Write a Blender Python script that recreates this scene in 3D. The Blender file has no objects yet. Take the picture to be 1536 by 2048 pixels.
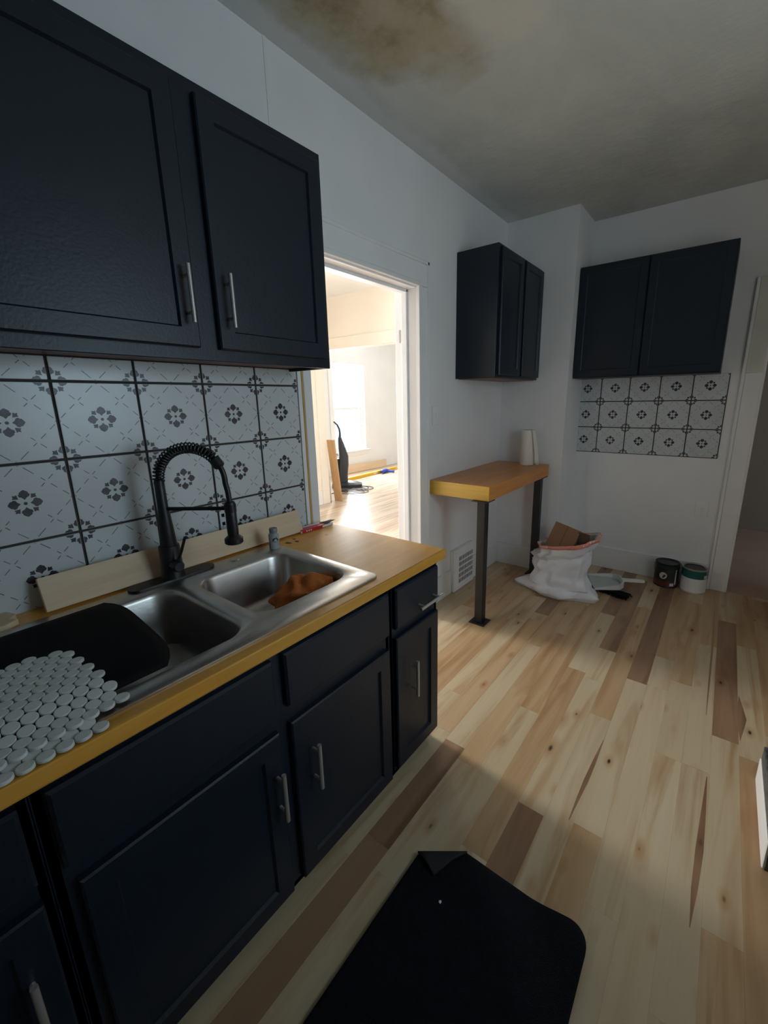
import bpy, bmesh, math, random
from mathutils import Vector, Matrix, noise
random.seed(7)
SC = bpy.context.scene
COL = SC.collection

# ------------------------------------------------------------------ camera
def basis(yaw, pitch, roll):
    cy, sy, cp, sp = math.cos(yaw), math.sin(yaw), math.cos(pitch), math.sin(pitch)
    fw = Vector((sy*cp, cy*cp, sp)); r0 = Vector((cy, -sy, 0)); u0 = r0.cross(fw)
    c, s = math.cos(roll), math.sin(roll)
    return r0*c + u0*s, -r0*s + u0*c, fw
cam_d = bpy.data.cameras.new('camera'); cam = bpy.data.objects.new('camera', cam_d); COL.objects.link(cam)
_r, _u, _f = basis(-0.6526, -0.2386, -0.0168)
_m = Matrix((_r, _u, -_f)).transposed().to_4x4(); _m.translation = Vector((1.5453, 1.0108, 1.4574))
cam.matrix_world = _m
cam_d.sensor_fit = 'HORIZONTAL'; cam_d.sensor_width = 36
cam_d.lens = 36*841.87/1536
cam_d.shift_x = (768-803.15)/1536; cam_d.shift_y = (1005.3-1024)/1536
cam_d.clip_start = 0.02
SC.camera = cam

# ------------------------------------------------------------------ world, lights, exposure
SC.view_settings.view_transform = 'Standard'; SC.view_settings.look = 'None'
SC.view_settings.gamma = 1; SC.view_settings.exposure = 0; SC.view_settings.use_curve_mapping = False
SC.cycles.max_bounces = 14; SC.cycles.diffuse_bounces = 9; SC.cycles.glossy_bounces = 5; SC.cycles.transparent_max_bounces = 12
SC.cycles.sample_clamp_indirect = 6.0
W = bpy.data.worlds.new('world'); SC.world = W; W.use_nodes = True
W.node_tree.nodes['Background'].inputs[0].default_value = (0.66, 0.85, 1.0, 1)
W.node_tree.nodes['Background'].inputs[1].default_value = 1.7

def area(name, loc, rot, sx, sy, power, color, spread=180):
    d = bpy.data.lights.new(name, 'AREA'); d.shape = 'RECTANGLE'; d.size = sx; d.size_y = sy
    d.energy = power; d.color = color; d.spread = math.radians(spread)
    o = bpy.data.objects.new(name, d); COL.objects.link(o); o.location = loc; o.rotation_euler = rot
    return o
PI = math.pi
# daylight at each window of the place (rot: area lights shine along local -Z)
area('daylight_dining_window', (-3.30, 2.72, 1.38), (0, -PI/2, 0), 1.55, 0.74, 245, (1.0, 0.975, 0.94))
area('daylight_living_window', (-4.95, 7.35, 1.32), (0, -PI/2, 0), 1.70, 0.92, 240, (0.92, 0.97, 1.0))
area('daylight_kitchen_window', (2.75, 2.20, 1.65), (0, PI/2, 0), 1.0, 0.9, 17, (0.62, 0.85, 1.0))

# ------------------------------------------------------------------ material helpers
def new_mat(name):
    m = bpy.data.materials.new(name); m.use_nodes = True
    nt = m.node_tree; b = nt.nodes['Principled BSDF']
    return m, nt, b
def N(nt, t, **kw):
    n = nt.nodes.new(t)
    for k, v in kw.items():
        if hasattr(n, k): setattr(n, k, v)
    return n
def ramp(nt, fac, stops, interp='LINEAR'):
    n = nt.nodes.new('ShaderNodeValToRGB'); n.color_ramp.interpolation = interp
    e = n.color_ramp.elements
    e[0].position, e[0].color = stops[0][0], (*stops[0][1], 1)
    e[1].position, e[1].color = stops[-1][0], (*stops[-1][1], 1)
    for p, c in stops[1:-1]:
        x = e.new(p); x.color = (*c, 1)
    nt.links.new(fac, n.inputs[0]); return n.outputs[0]
def mixc(nt, fac, a, b, mode='MIX'):
    n = nt.nodes.new('ShaderNodeMix'); n.data_type = 'RGBA'; n.blend_type = mode
    for sock, v in ((n.inputs[0], fac), (n.inputs[6], a), (n.inputs[7], b)):
        if hasattr(v, 'is_linked'): nt.links.new(v, sock)
        elif isinstance(v, (int, float)): sock.default_value = v
        else: sock.default_value = (*v, 1)
    return n.outputs[2]
def math_n(nt, op, a, b=0.0, c=0.0):
    n = nt.nodes.new('ShaderNodeMath'); n.operation = op
    for i, v in enumerate((a, b, c)):
        if hasattr(v, 'is_linked'): nt.links.new(v, n.inputs[i])
        else: n.inputs[i].default_value = v
    return n.outputs[0]
def coords(nt, scale=(1, 1, 1), rand=False, loc=(0, 0, 0), kind='Object'):
    tc = nt.nodes.new('ShaderNodeTexCoord'); v = tc.outputs[kind]
    mp = nt.nodes.new('ShaderNodeMapping'); mp.inputs['Scale'].default_value = scale; mp.inputs['Location'].default_value = loc
    if rand:
        oi = nt.nodes.new('ShaderNodeObjectInfo'); mul = nt.nodes.new('ShaderNodeVectorMath'); mul.operation = 'MULTIPLY_ADD'
        cmb = nt.nodes.new('ShaderNodeCombineXYZ')
        for i in range(3): nt.links.new(oi.outputs['Random'], cmb.inputs[i])
        nt.links.new(cmb.outputs[0], mul.inputs[0]); mul.inputs[1].default_value = (37.1, 53.7, 19.3); nt.links.new(v, mul.inputs[2])
        v = mul.outputs[0]
    nt.links.new(v, mp.inputs[0]); return mp.outputs[0]
def noise_t(nt, vec, scale=5, detail=3, rough=.5, dist=0):
    n = nt.nodes.new('ShaderNodeTexNoise'); n.inputs['Scale'].default_value = scale; n.inputs['Detail'].default_value = detail
    n.inputs['Roughness'].default_value = rough; n.inputs['Distortion'].default_value = dist
    nt.links.new(vec, n.inputs['Vector']); return n.outputs['Fac']
def bump(nt, b, h, strength=.1, dist=.01):
    n = nt.nodes.new('ShaderNodeBump'); n.inputs['Strength'].default_value = strength; n.inputs['Distance'].default_value = dist
    nt.links.new(h, n.inputs['Height']); nt.links.new(n.outputs[0], b.inputs['Normal'])
def paint(name, col, rough=.5, var=.06, bscale=60, bstr=.06, spec=.5, metal=0, nscale=3):
    m, nt, b = new_mat(name)
    v = coords(nt, rand=True); f = noise_t(nt, v, nscale, 4)
    lo = tuple(c*(1-var) for c in col); hi = tuple(min(1, c*(1+var)) for c in col)
    nt.links.new(ramp(nt, f, [(.3, lo), (.7, hi)]), b.inputs['Base Color'])
    b.inputs['Roughness'].default_value = rough; b.inputs['Metallic'].default_value = metal
    b.inputs['Specular IOR Level'].default_value = spec
    if bstr: bump(nt, b, noise_t(nt, v, bscale, 2), bstr, .004)
    return m
def wood(name, c1, c2, c3, axis=1, scale=1.0, rough=.45, knots=0.0, knotcol=(.08, .03, .012), lam=0.0, spec=.5):
    m, nt, b = new_mat(name)
    s = [14*scale]*3; s[axis] = 1.1*scale
    v = coords(nt, tuple(s), rand=True)
    f = noise_t(nt, v, 1.6, 5, .6, .6)
    col = ramp(nt, f, [(.28, c1), (.5, c2), (.74, c3)])
    s2 = [90*scale]*3; s2[axis] = 3*scale
    g = noise_t(nt, coords(nt, tuple(s2), rand=True), 1.2, 3)
    col = mixc(nt, math_n(nt, 'MULTIPLY', g, .28), col, tuple(c*.45 for c in c2))
    if lam:
        wv = N(nt, 'ShaderNodeTexNoise'); s3 = [1.0/lam]*3; s3[axis] = .8
        sn = nt.nodes.new('ShaderNodeVectorMath'); sn.operation = 'FLOOR'; nt.links.new(coords(nt, tuple(s3)), sn.inputs[0])
        wn = nt.nodes.new('ShaderNodeTexWhiteNoise'); nt.links.new(sn.outputs[0], wn.inputs['Vector'])
        col = mixc(nt, math_n(nt, 'MULTIPLY', wn.outputs['Value'], .35), col, tuple(c*.6 for c in c3))
    if knots:
        s4 = [6.0]*3; s4[axis] = 3.2
        vo = nt.nodes.new('ShaderNodeTexVoronoi'); vo.inputs['Scale'].default_value = 1.0; nt.links.new(coords(nt, tuple(s4), rand=True), vo.inputs['Vector'])
        sel = ramp(nt, vo.outputs['Color'], [(.5, (0, 0, 0)), (.52, (1, 1, 1))])
        kf = ramp(nt, vo.outputs['Distance'], [(.04*knots, (1, 1, 1)), (.16*knots, (.22, .22, .22)), (.34*knots, (0, 0, 0))])
        col = mixc(nt, math_n(nt, 'MULTIPLY', kf, sel), col, knotcol)
    nt.links.new(col, b.inputs['Base Color']); b.inputs['Roughness'].default_value = rough
    b.inputs['Specular IOR Level'].default_value = spec
    bump(nt, b, g, .05, .002)
    return m

def floor_mat(name, c1, c2, c3, streak, rough=.33, knots=True, var=.10):
    m, nt, b = new_mat(name)
    f = noise_t(nt, coords(nt, (8, .45, 1), rand=True), 1.5, 4, .5, .8)
    col = ramp(nt, f, [(.25, c1), (.52, c2), (.8, c3)])
    f2 = noise_t(nt, coords(nt, (9, .75, 1), rand=True, loc=(3.1, 8.7, 0)), 1.3, 3, .5, 1.2)
    sf = ramp(nt, f2, [(.50, (0, 0, 0)), (.72, (.9, .9, .9))])
    col = mixc(nt, sf, col, streak)
    g = noise_t(nt, coords(nt, (120, 2.5, 1), rand=True), 1.0, 2)
    col = mixc(nt, math_n(nt, 'MULTIPLY', g, .14), col, tuple(c*.5 for c in streak))
    if knots:
        for sc_k, r0, r1, pick, lc in (((8.0, 3.3, 1), .060, .20, .45, (0, 0, 0)), ((11.0, 5.0, 1), .055, .16, .52, (4.4, 2.2, 0))):
            vo = nt.nodes.new('ShaderNodeTexVoronoi'); vo.inputs['Scale'].default_value = 1.0
            nt.links.new(coords(nt, sc_k, rand=True, loc=lc), vo.inputs['Vector'])
            sel = ramp(nt, vo.outputs['Color'], [(pick, (0, 0, 0)), (pick+.03, (1, 1, 1))])
            halo = ramp(nt, vo.outputs['Distance'], [(r0, (.85, .85, .85)), (r1*1.6, (0, 0, 0))])
            col = mixc(nt, math_n(nt, 'MULTIPLY', halo, sel), col, streak)
            core = ramp(nt, vo.outputs['Distance'], [(r0*.7, (1, 1, 1)), (r0*1.5, (0, 0, 0))])
            col = mixc(nt, math_n(nt, 'MULTIPLY', core, sel), col, (.06, .03, .016))
    oi = nt.nodes.new('ShaderNodeObjectInfo')
    val = math_n(nt, 'MULTIPLY_ADD', oi.outputs['Random'], var, 1-var/2)
    hs = nt.nodes.new('ShaderNodeHueSaturation'); nt.links.new(col, hs.inputs['Color']); nt.links.new(val, hs.inputs['Value'])
    nt.links.new(hs.outputs[0], b.inputs['Base Color']); b.inputs['Roughness'].default_value = rough
    bump(nt, b, g, .03, .001)
    return m

M = {}
M['wall'] = paint('wall_paint', (.79, .80, .81), .62, .03, 45, .10)
M['wall_dining'] = paint('dining_wall_paint', (.82, .825, .82), .7, .02)
M['cream'] = paint('cream_paint', (.83, .77, .68), .7, .02)
M['trim'] = paint('trim_paint', (.81, .815, .82), .38, .03, 30, .05)
M['trim_beige'] = paint('beige_trim', (.66, .665, .60), .5, .04)  # beige tone for the upper casing of the far door
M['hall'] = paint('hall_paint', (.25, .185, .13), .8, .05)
M['navy'] = paint('navy_paint', (.0072, .0138, .0245), .40, .10, 130, .10, .38)
M['navy_in'] = paint('navy_underside', (.010, .012, .016), .6, .1)
M['red_wood'] = wood('raw_reddish_wood', (.10, .03, .015), (.14, .045, .02), (.2, .07, .03))
M['steel'] = paint('brushed_steel', (.54, .52, .49), .34, .12, 90, .05, .5, 1.0, 9)
M['nickel'] = paint('nickel', (.50, .485, .46), .38, .04, 90, 0, .5, .6)
M['black_metal'] = paint('matte_black_metal', (.006, .0065, .009), .42, .1, 120, .04)
M['black_plastic'] = paint('black_plastic', (.006, .0052, .006), .75, .15, 60, .05, .12)
M['counter'] = wood('honey_butcher_block', (.60, .27, .036), (.72, .345, .052), (.77, .405, .078), 1, .9, .24, 0, lam=.045)
M['table'] = wood('amber_pine_slab', (.54, .195, .030), (.65, .25, .042), (.71, .305, .058), 1, .8, .34, .9, (.13, .045, .01))
M['table_lit_end'] = wood('amber_pine_lit_end', (.72, .42, .06), (.82, .50, .085), (.84, .55, .12), 0, .8, .36, .8, (.25, .10, .02))  # end face coloured brighter and yellower to carry the doorway light
M['pine'] = wood('raw_pine', (.68, .50, .32), (.76, .58, .39), (.80, .64, .46), 1, .8, .6, .8, (.30, .14, .06))
M['pine_brown'] = wood('brown_board', (.42, .24, .10), (.50, .30, .14), (.55, .36, .18), 2, .8, .6)
M['pine_pale'] = wood('pale_board', (.74, .55, .36), (.78, .6, .42), (.8, .64, .46), 1, .5, .6)
M['tile'] = paint('tile_glaze', (.57, .61, .625), .28, .05, 20, .04)
M['print'] = paint('tile_print', (.045, .04, .05), .35, .6, 20, 0, .5, 0, 28)
M['print_grey'] = paint('tile_print_grey', (.17, .165, .175), .35, .4, 20, 0, .5, 0, 28)
M['grout'] = paint('dark_grout', (.055, .045, .042), .9, .2)
M['penny'] = paint('penny_tile_glaze', (.60, .63, .62), .32, .05, 60, .02)
M['mesh_back'] = paint('mesh_backing', (.10, .075, .06), .95, .3)
M['towel'] = paint('orange_terry', (.42, .115, .020), .95, .25, 220, .5)
M['paper'] = paint('paper_towel', (.80, .74, .66), .9, .03, 90, .25)
M['bag'] = paint('white_bag_film', (.74, .755, .80), .38, .05, 16, .35)
M['band'] = paint('salmon_drawstring', (.78, .30, .24), .5, .1)
M['card'] = paint('cardboard', (.30, .16, .085), .85, .12)
M['card_dark'] = paint('dark_cardboard', (.13, .075, .045), .85, .2)
M['pan'] = paint('dustpan_grey', (.58, .64, .61), .45, .05)
M['white_plastic'] = paint('white_plastic', (.80, .80, .79), .35, .03)
M['teal'] = paint('teal_label', (.005, .11, .10), .35, .1)
M['label_white'] = paint('white_label', (.72, .73, .74), .5, .06)
M['label_dark'] = paint('dark_green_label', (.012, .022, .018), .35, .4, nscale=12)
M['label_red'] = paint('dark_red_label', (.12, .018, .018), .4, .2)
M['emblem'] = paint('pale_emblem', (.55, .50, .45), .5, .15, nscale=30)
M['can_lid'] = paint('dark_lid', (.03, .034, .036), .3, .2, 40, .05, .5, .7)
M['rug'] = paint('black_pile', (.0050, .0055, .0095), .95, .35, 380, .9, .25, 0, 60)
M['rug_back'] = paint('rug_backing', (.016, .017, .021), .9, .2)
M['lint'] = paint('white_lint', (.8, .8, .85), .9, .05)
M['red'] = paint('red_card', (.50, .012, .03), .35, .1)
M['can_grey'] = paint('grey_bottle_label', (.34, .345, .36), .35, .12, nscale=40)
M['can_cap'] = paint('grey_cap', (.20, .205, .21), .4, .1)
M['yellow'] = paint('yellow_bar', (.78, .48, .03), .45, .06)
M['blue'] = paint('blue_tool', (.02, .06, .42), .4, .1)
M['vac'] = paint('charcoal_plastic', (.018, .022, .028), .38, .2)
M['vac_grey'] = paint('grey_plastic', (.38, .42, .44), .4, .1)
M['slot'] = paint('dark_slot', (.02, .02, .022), .9, .1)
M['speckle'] = paint('dark_speckled_print', (.06, .065, .065), .5, .7, nscale=40)
M['stain'] = paint('dark_wood_stain', (.10, .035, .01), .5, .3)
M['yellow_edge'] = wood('yellow_raw_edge', (.55, .30, .06), (.65, .38, .09), (.7, .42, .12), 2, .8, .6)
M['subfloor'] = paint('subfloor', (.10, .08, .06), .9, .1)
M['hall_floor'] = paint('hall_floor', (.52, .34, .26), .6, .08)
M['plank'] = floor_mat('pale_plank', (.53, .415, .26), (.60, .49, .325), (.62, .525, .37), (.42, .25, .12))
M['plank_tan'] = floor_mat('tan_plank', (.44, .275, .135), (.53, .365, .205), (.58, .44, .275), (.37, .19, .08))
M['plank_dark'] = floor_mat('brown_plank', (.27, .16, .095), (.33, .195, .115), (.40, .255, .155), (.19, .10, .055))
M['plank_dining'] = floor_mat('dining_plank', (.60, .46, .33), (.68, .56, .44), (.72, .62, .52), (.36, .23, .14), .28, False, .34)

def glass_mat():
    m = bpy.data.materials.new('window_glass'); m.use_nodes = True; nt = m.node_tree; nt.nodes.clear()
    o = nt.nodes.new('ShaderNodeOutputMaterial'); t = nt.nodes.new('ShaderNodeBsdfTransparent'); g = nt.nodes.new('ShaderNodeBsdfGlossy')
    g.inputs['Roughness'].default_value = .02; 
    mx = nt.nodes.new('ShaderNodeMixShader'); mx.inputs[0].default_value = .05; nt.links.new(t.outputs[0], mx.inputs[1]); nt.links.new(g.outputs[0], mx.inputs[2])
    nt.links.new(mx.outputs[0], o.inputs[0]); return m
M['glass'] = glass_mat()

def ceiling_mat():
    m, nt, b = new_mat('stained_plaster')
    v = coords(nt)
    n1 = noise_t(nt, coords(nt, (1.3, .8, 1)), 1.4, 5, .6, .4)
    col = ramp(nt, n1, [(.30, (.46, .485, .455)), (.5, (.54, .565, .53)), (.72, (.62, .64, .60))])
    # tan water stain by the sink wall
    def blob(cx, cy, rx, ry, soft, nz, sc):
        mp = coords(nt, (1/rx, 1/ry, 0), loc=(-cx/rx, -cy/ry, 0))
        ln = nt.nodes.new('ShaderNodeVectorMath'); ln.operation = 'LENGTH'; nt.links.new(mp, ln.inputs[0])
        d = math_n(nt, 'ADD', ln.outputs['Value'], math_n(nt, 'MULTIPLY_ADD', noise_t(nt, v, sc, 4, .6), nz, -nz*.5))
        return ramp(nt, d, [(1-soft, (1, 1, 1)), (1+soft, (0, 0, 0))])
    tan = ramp(nt, noise_t(nt, v, 5, 5, .65), [(.3, (.27, .22, .13)), (.5, (.41, .36, .245)), (.7, (.48, .44, .33))])
    col = mixc(nt, blob(.46, 2.30, .40, .62, .42, 1.1, 4), col, tan)
    col = mixc(nt, blob(.74, 2.64, .18, .25, .32, 1.2, 5), col, (.62, .61, .54))
    # pale primer strip along the sink wall
    sx = nt.nodes.new('ShaderNodeSeparateXYZ'); nt.links.new(v, sx.inputs[0])
    e = math_n(nt, 'ADD', sx.outputs[0], math_n(nt, 'MULTIPLY_ADD', noise_t(nt, v, 6, 4, .6), .16, -.08))
    col = mixc(nt, ramp(nt, e, [(.07, (.9, .9, .9)), (.11, (0, 0, 0))]), col, (.62, .64, .63))
    # small dark spots
    vo = nt.nodes.new('ShaderNodeTexVoronoi'); vo.inputs['Scale'].default_value = 5; nt.links.new(v, vo.inputs['Vector'])
    sp = math_n(nt, 'MULTIPLY', ramp(nt, vo.outputs['Distance'], [(.05, (1, 1, 1)), (.11, (0, 0, 0))]), ramp(nt, vo.outputs['Color'], [(.62, (0, 0, 0)), (.66, (1, 1, 1))]))
    col = mixc(nt, math_n(nt, 'MULTIPLY', sp, blob(.45, 2.4, .5, .5, .2, .4, 4)), col, (.10, .07, .05))
    nt.links.new(col, b.inputs['Base Color']); b.inputs['Roughness'].default_value = .85
    bump(nt, b, noise_t(nt, v, 14, 5, .6), .25, .02)
    return m
M['ceiling'] = ceiling_mat()

# ------------------------------------------------------------------ geometry helpers
def new_obj(name, bm, mat, parent=None, smooth=False, loc=None):
    me = bpy.data.meshes.new(name)
    bmesh.ops.recalc_face_normals(bm, faces=bm.faces)
    bm.to_mesh(me); bm.free()
    for mm in (mat if isinstance(mat, (list, tuple)) else [mat]): me.materials.append(mm)
    if smooth:
        me.polygons.foreach_set('use_smooth', [True]*len(me.polygons))
        try: me.set_sharp_from_angle(angle=math.radians(38))
        except Exception: pass
    o = bpy.data.objects.new(name, me); COL.objects.link(o)
    if loc is not None: o.location = loc
    if parent is not None: o.parent = parent
    return o
def box(bm, x0, x1, y0, y1, z0, z1, bev=0.0, mi=0, seg=1, mat=None):
    vs = [bm.verts.new((x, y, z)) for x in (x0, x1) for y in (y0, y1) for z in (z0, z1)]
    if mat is not None:
        for v in vs: v.co = mat @ v.co
    q = [(0, 1, 3, 2), (4, 6, 7, 5), (0, 4, 5, 1), (2, 3, 7, 6), (0, 2, 6, 4), (1, 5, 7, 3)]
    fs = [bm.faces.new([vs[i] for i in f]) for f in q]
    for f in fs: f.material_index = mi
    if bev:
        es = {e for f in fs for e in f.edges}
        r = bmesh.ops.bevel(bm, geom=list(es), offset=bev, segments=seg, profile=.6, affect='EDGES')
        for f in r['faces']: f.material_index = mi
    return fs
def B(name, x0, x1, y0, y1, z0, z1, mat, parent=None, bev=0.0, seg=1, off=None, smooth=False):
    """one box as an object; vertices relative to the parent's location when off is given"""
    bm = bmesh.new(); o = off or (0, 0, 0)
    box(bm, x0-o[0], x1-o[0], y0-o[1], y1-o[1], z0-o[2], z1-o[2], bev, 0, seg)
    return new_obj(name, bm, mat, parent, smooth)
def tube(bm, pts, rad, n=12, cap=True, mi=0):
    pts = [Vector(p) for p in pts]; rr = rad if isinstance(rad, (list, tuple)) else [rad]*len(pts)
    rings = []; t0 = (pts[1]-pts[0]).normalized()
    a = Vector((0, 0, 1)) if abs(t0.z) < .9 else Vector((1, 0, 0))
    nx = t0.cross(a).normalized()
    for i, p in enumerate(pts):
        t = ((pts[min(i+1, len(pts)-1)]-pts[max(i-1, 0)])).normalized()
        nx = (nx - t*nx.dot(t)).normalized(); ny = t.cross(nx)
        rings.append([bm.verts.new(p + (nx*math.cos(2*PI*k/n)+ny*math.sin(2*PI*k/n))*rr[i]) for k in range(n)])
    for A, C in zip(rings, rings[1:]):
        for k in range(n):
            f = bm.faces.new((A[k], A[(k+1) % n], C[(k+1) % n], C[k])); f.material_index = mi
    if cap:
        for f in (bm.faces.new(rings[0][::-1]), bm.faces.new(rings[-1])): f.material_index = mi
def lathe(bm, prof, n=32, c=(0, 0, 0), mi=0, mis=None):
    rings = []
    for r, z in prof:
        if r < 1e-6: rings.append([bm.verts.new((c[0], c[1], c[2]+z))])
        else: rings.append([bm.verts.new((c[0]+r*math.cos(2*PI*k/n), c[1]+r*math.sin(2*PI*k/n), c[2]+z)) for k in range(n)])
    for i, (A, C) in enumerate(zip(rings, rings[1:])):
        for k in range(n):
            k2 = (k+1) % n
            if len(A) == 1 and len(C) == 1: continue
            if len(A) == 1: f = bm.faces.new((A[0], C[k2], C[k]))
            elif len(C) == 1: f = bm.faces.new((A[k], A[k2], C[0]))
            else: f = bm.faces.new((A[k], A[k2], C[k2], C[k]))
            f.material_index = mis[i] if mis else mi
def prism(bm, poly, axis, a0, a1, mi=0):
    """extrude 2-D polygon along an axis (0 x,1 y,2 z)"""
    def P(p, a):
        return {0: (a, p[0], p[1]), 1: (p[0], a, p[1]), 2: (p[0], p[1], a)}[axis]
    A = [bm.verts.new(P(p, a0)) for p in poly]; C = [bm.verts.new(P(p, a1)) for p in poly]
    n = len(poly); fs = [bm.faces.new(A), bm.faces.new(C[::-1])]
    for i in range(n): fs.append(bm.faces.new((A[i], C[i], C[(i+1) % n], A[(i+1) % n])))
    for f in fs: f.material_index = mi
    return fs
def rrect(x0, x1, y0, y1, r, n=6):
    out = []
    for cx, cy, a in ((x1-r, y1-r, 0), (x0+r, y1-r, PI/2), (x0+r, y0+r, PI), (x1-r, y0+r, 1.5*PI)):
        for i in range(n+1):
            t = a+PI/2*i/n; out.append((cx+r*math.cos(t), cy+r*math.sin(t)))
    return out
def empty(name, loc=(0, 0, 0), rz=0):
    o = bpy.data.objects.new(name, None); COL.objects.link(o); o.location = loc; o.rotation_euler = (0, 0, rz); o.empty_display_size = .1
    return o
def tag(o, label, cat, group=None):
    o['label'] = label; o['category'] = cat
    if group: o['group'] = group
    return o
def struct(o, label=None):
    o['kind'] = 'structure'
    if label: o['label'] = label
    return o
def link_copy(src, name, parent, loc=None, rot=None):
    c = src.copy(); c.name = name; COL.objects.link(c); c.parent = parent
    if loc is not None: c.location = loc
    if rot is not None: c.rotation_euler = rot
    return c

# ------------------------------------------------------------------ dimensions (metres)
H = 2.771            # ceiling
FY = 4.847           # far wall
RX = 2.45            # right wall
NY = -1.25           # wall behind the camera
DY0, DY1, DZ = 2.35, 3.205, 2.105     # doorway in the sink wall
CZ = 0.885           # counter top
CX = 0.728           # counter front
CE = 2.362           # counter end

# ------------------------------------------------------------------ shell
def wall(name, boxes, mat, label=None):
    bm = bmesh.new()
    for b in boxes: box(bm, *b)
    return struct(new_obj(name, bm, mat), label)
wl = wall('wall_left', [(-.15, 0, NY, DY0, 0, H), (-.15, 0, DY1, FY+.15, 0, H), (-.15, 0, DY0, DY1, DZ, H)], M['wall'], 'white painted wall behind the sink with doorway')
wall('wall_far', [(.0, 1.70, FY, FY+.15, 0, H), (1.70, RX+.15, FY, FY+.15, 2.10, H), (2.42, RX+.15, FY, FY+.15, 0, 2.10)], M['wall'], 'white wall with hanging cabinet and tile panel')
wall('wall_chase', [(.0, .537, 4.447, FY, 0, H)], M['wall'], 'white boxed-in chase in the room corner')
wall('wall_right', [(RX, RX+.15, NY, 1.75, 0, H), (RX, RX+.15, 2.65, FY, 0, H), (RX, RX+.15, 1.75, 2.65, 0, 1.15), (RX, RX+.15, 1.75, 2.65, 2.15, H)], M['wall'])
wall('wall_near', [(-.15, RX+.15, NY-.15, NY, 0, H)], M['wall'])
struct(B('ceiling', -.15, RX+.15, NY-.15, FY+.15, H, H+.1, M['ceiling']), 'patchy stained plaster ceiling')
# dining room and living room beyond the doorway
wall('wall_dining_window', [(-3.15, -3.0, .9, 2.35, 0, H), (-3.15, -3.0, 3.09, 5.2, 0, H), (-3.15, -3.0, 2.35, 3.09, 0, .6), (-3.15, -3.0, 2.35, 3.09, 2.15, H)], M['cream'])
wall('wall_dining_near', [(-3.15, -.15, .75, .9, 0, H)], M['wall_dining'])
wall('wall_header', [(-4.75, -.15, 5.2, 5.35, 2.13, H), (-4.75, -3.15, 5.2, 5.35, 0, 2.13)], M['cream'], 'cream wall above the wide opening to the living room')
wall('wall_living_window', [(-4.75, -4.6, 5.2, 6.90, 0, H), (-4.75, -4.6, 7.80, 10, 0, H), (-4.75, -4.6, 6.90, 7.80, 0, .46), (-4.75, -4.6, 6.90, 7.80, 2.17, H)], M['wall_dining'], 'white living room wall with bright window')
wall('wall_living_far', [(-4.75, -.15, 10, 10.15, 0, H)], M['wall_dining'])
wall('wall_living_side', [(-.15, 0, FY+.15, 10.15, 0, H)], M['wall_dining'])
struct(B('ceiling_dining', -4.75, -.15, .75, 10.15, H, H+.1, M['wall_dining']))
# hallway behind the far wall
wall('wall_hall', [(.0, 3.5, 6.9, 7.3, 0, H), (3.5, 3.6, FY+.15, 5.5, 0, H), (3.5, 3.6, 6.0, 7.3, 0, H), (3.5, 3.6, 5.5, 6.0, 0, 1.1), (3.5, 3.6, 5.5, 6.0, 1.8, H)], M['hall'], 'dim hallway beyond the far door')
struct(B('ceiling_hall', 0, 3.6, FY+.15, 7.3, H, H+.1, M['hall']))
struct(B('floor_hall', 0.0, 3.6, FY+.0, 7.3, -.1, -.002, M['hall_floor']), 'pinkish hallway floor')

# ------------------------------------------------------------------ plank floors
flo = struct(B('floor', -.15, RX+.15, NY-.15, FY, -.1, -.008, M['subfloor']), 'knotty wood-look plank floor')
def plank_src(L, w, mat):
    bm = bmesh.new(); b = .0005; h = .008
    top = [(-w/2+b, -L/2+b), (w/2-b, -L/2+b), (w/2-b, L/2-b), (-w/2+b, L/2-b)]
    bot = [(-w/2, -L/2), (w/2, -L/2), (w/2, L/2), (-w/2, L/2)]
    T = [bm.verts.new((x, y, 0)) for x, y in top]; R = [bm.verts.new((x, y, -b)) for x, y in bot]; Q = [bm.verts.new((x, y, -h)) for x, y in bot]
    bm.faces.new(T)
    for i in range(4):
        j = (i+1) % 4; bm.faces.new((T[i], R[i], R[j], T[j])); bm.faces.new((R[i], Q[i], Q[j], R[j]))
    return new_obj('plank', bm, mat)
_cache = {}
def plank(L, w, mat, parent, x, y, name='plank'):
    key = (round(L, 3), round(w, 4), mat.name)
    if key not in _cache:
        o = plank_src(L, w, mat); _cache[key] = o
    else:
        o = _cache[key].copy(); COL.objects.link(o)
    o.parent = parent; o.location = (x, y, 0)
    return o
PW, PX0 = .0935, 1.113
dark = {  # column index -> dark stretches along y
    -4: [(-.6, 2.36)], 0: [(3.50, 4.72)], 2: [(3.28, 4.80)], 6: [(3.07, 4.30)], -1: [(3.96, 4.847)], -3: [(4.05, 4.847)], -5: [(3.70, 4.30)],
    -6: [(3.95, 4.44)]}
short = {0: [(1.966, 2.262)]}
tan = {10: [(2.0, 3.1)], 9: [(3.6, 4.8)], -5: [(2.4, 3.6)], -3: [(2.3, 4.0)], -2: [(2.75, 4.4)], -4: [(3.3, 4.6)], 8: [(3.2, 4.8)], -10: [(3.5, 4.6)], -1: [(2.0, 3.2)], 1: [(2.9, 4.2)], 3: [(3.6, 4.847)], 5: [(3.9, 4.847)], 7: [(2.0, 3.0), (4.0, 4.847)],
       -7: [(2.45, 3.5)], 4: [(3.4, 4.5)], 2: [(1.5, 2.3)], 6: [(1.4, 2.2)], -8: [(2.5, 4.0)], -9: [(3.4, 4.4)]}  # tan print; extra stretches at the far end paint in its warm shade
rp = random.Random(3)
k = -13
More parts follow.
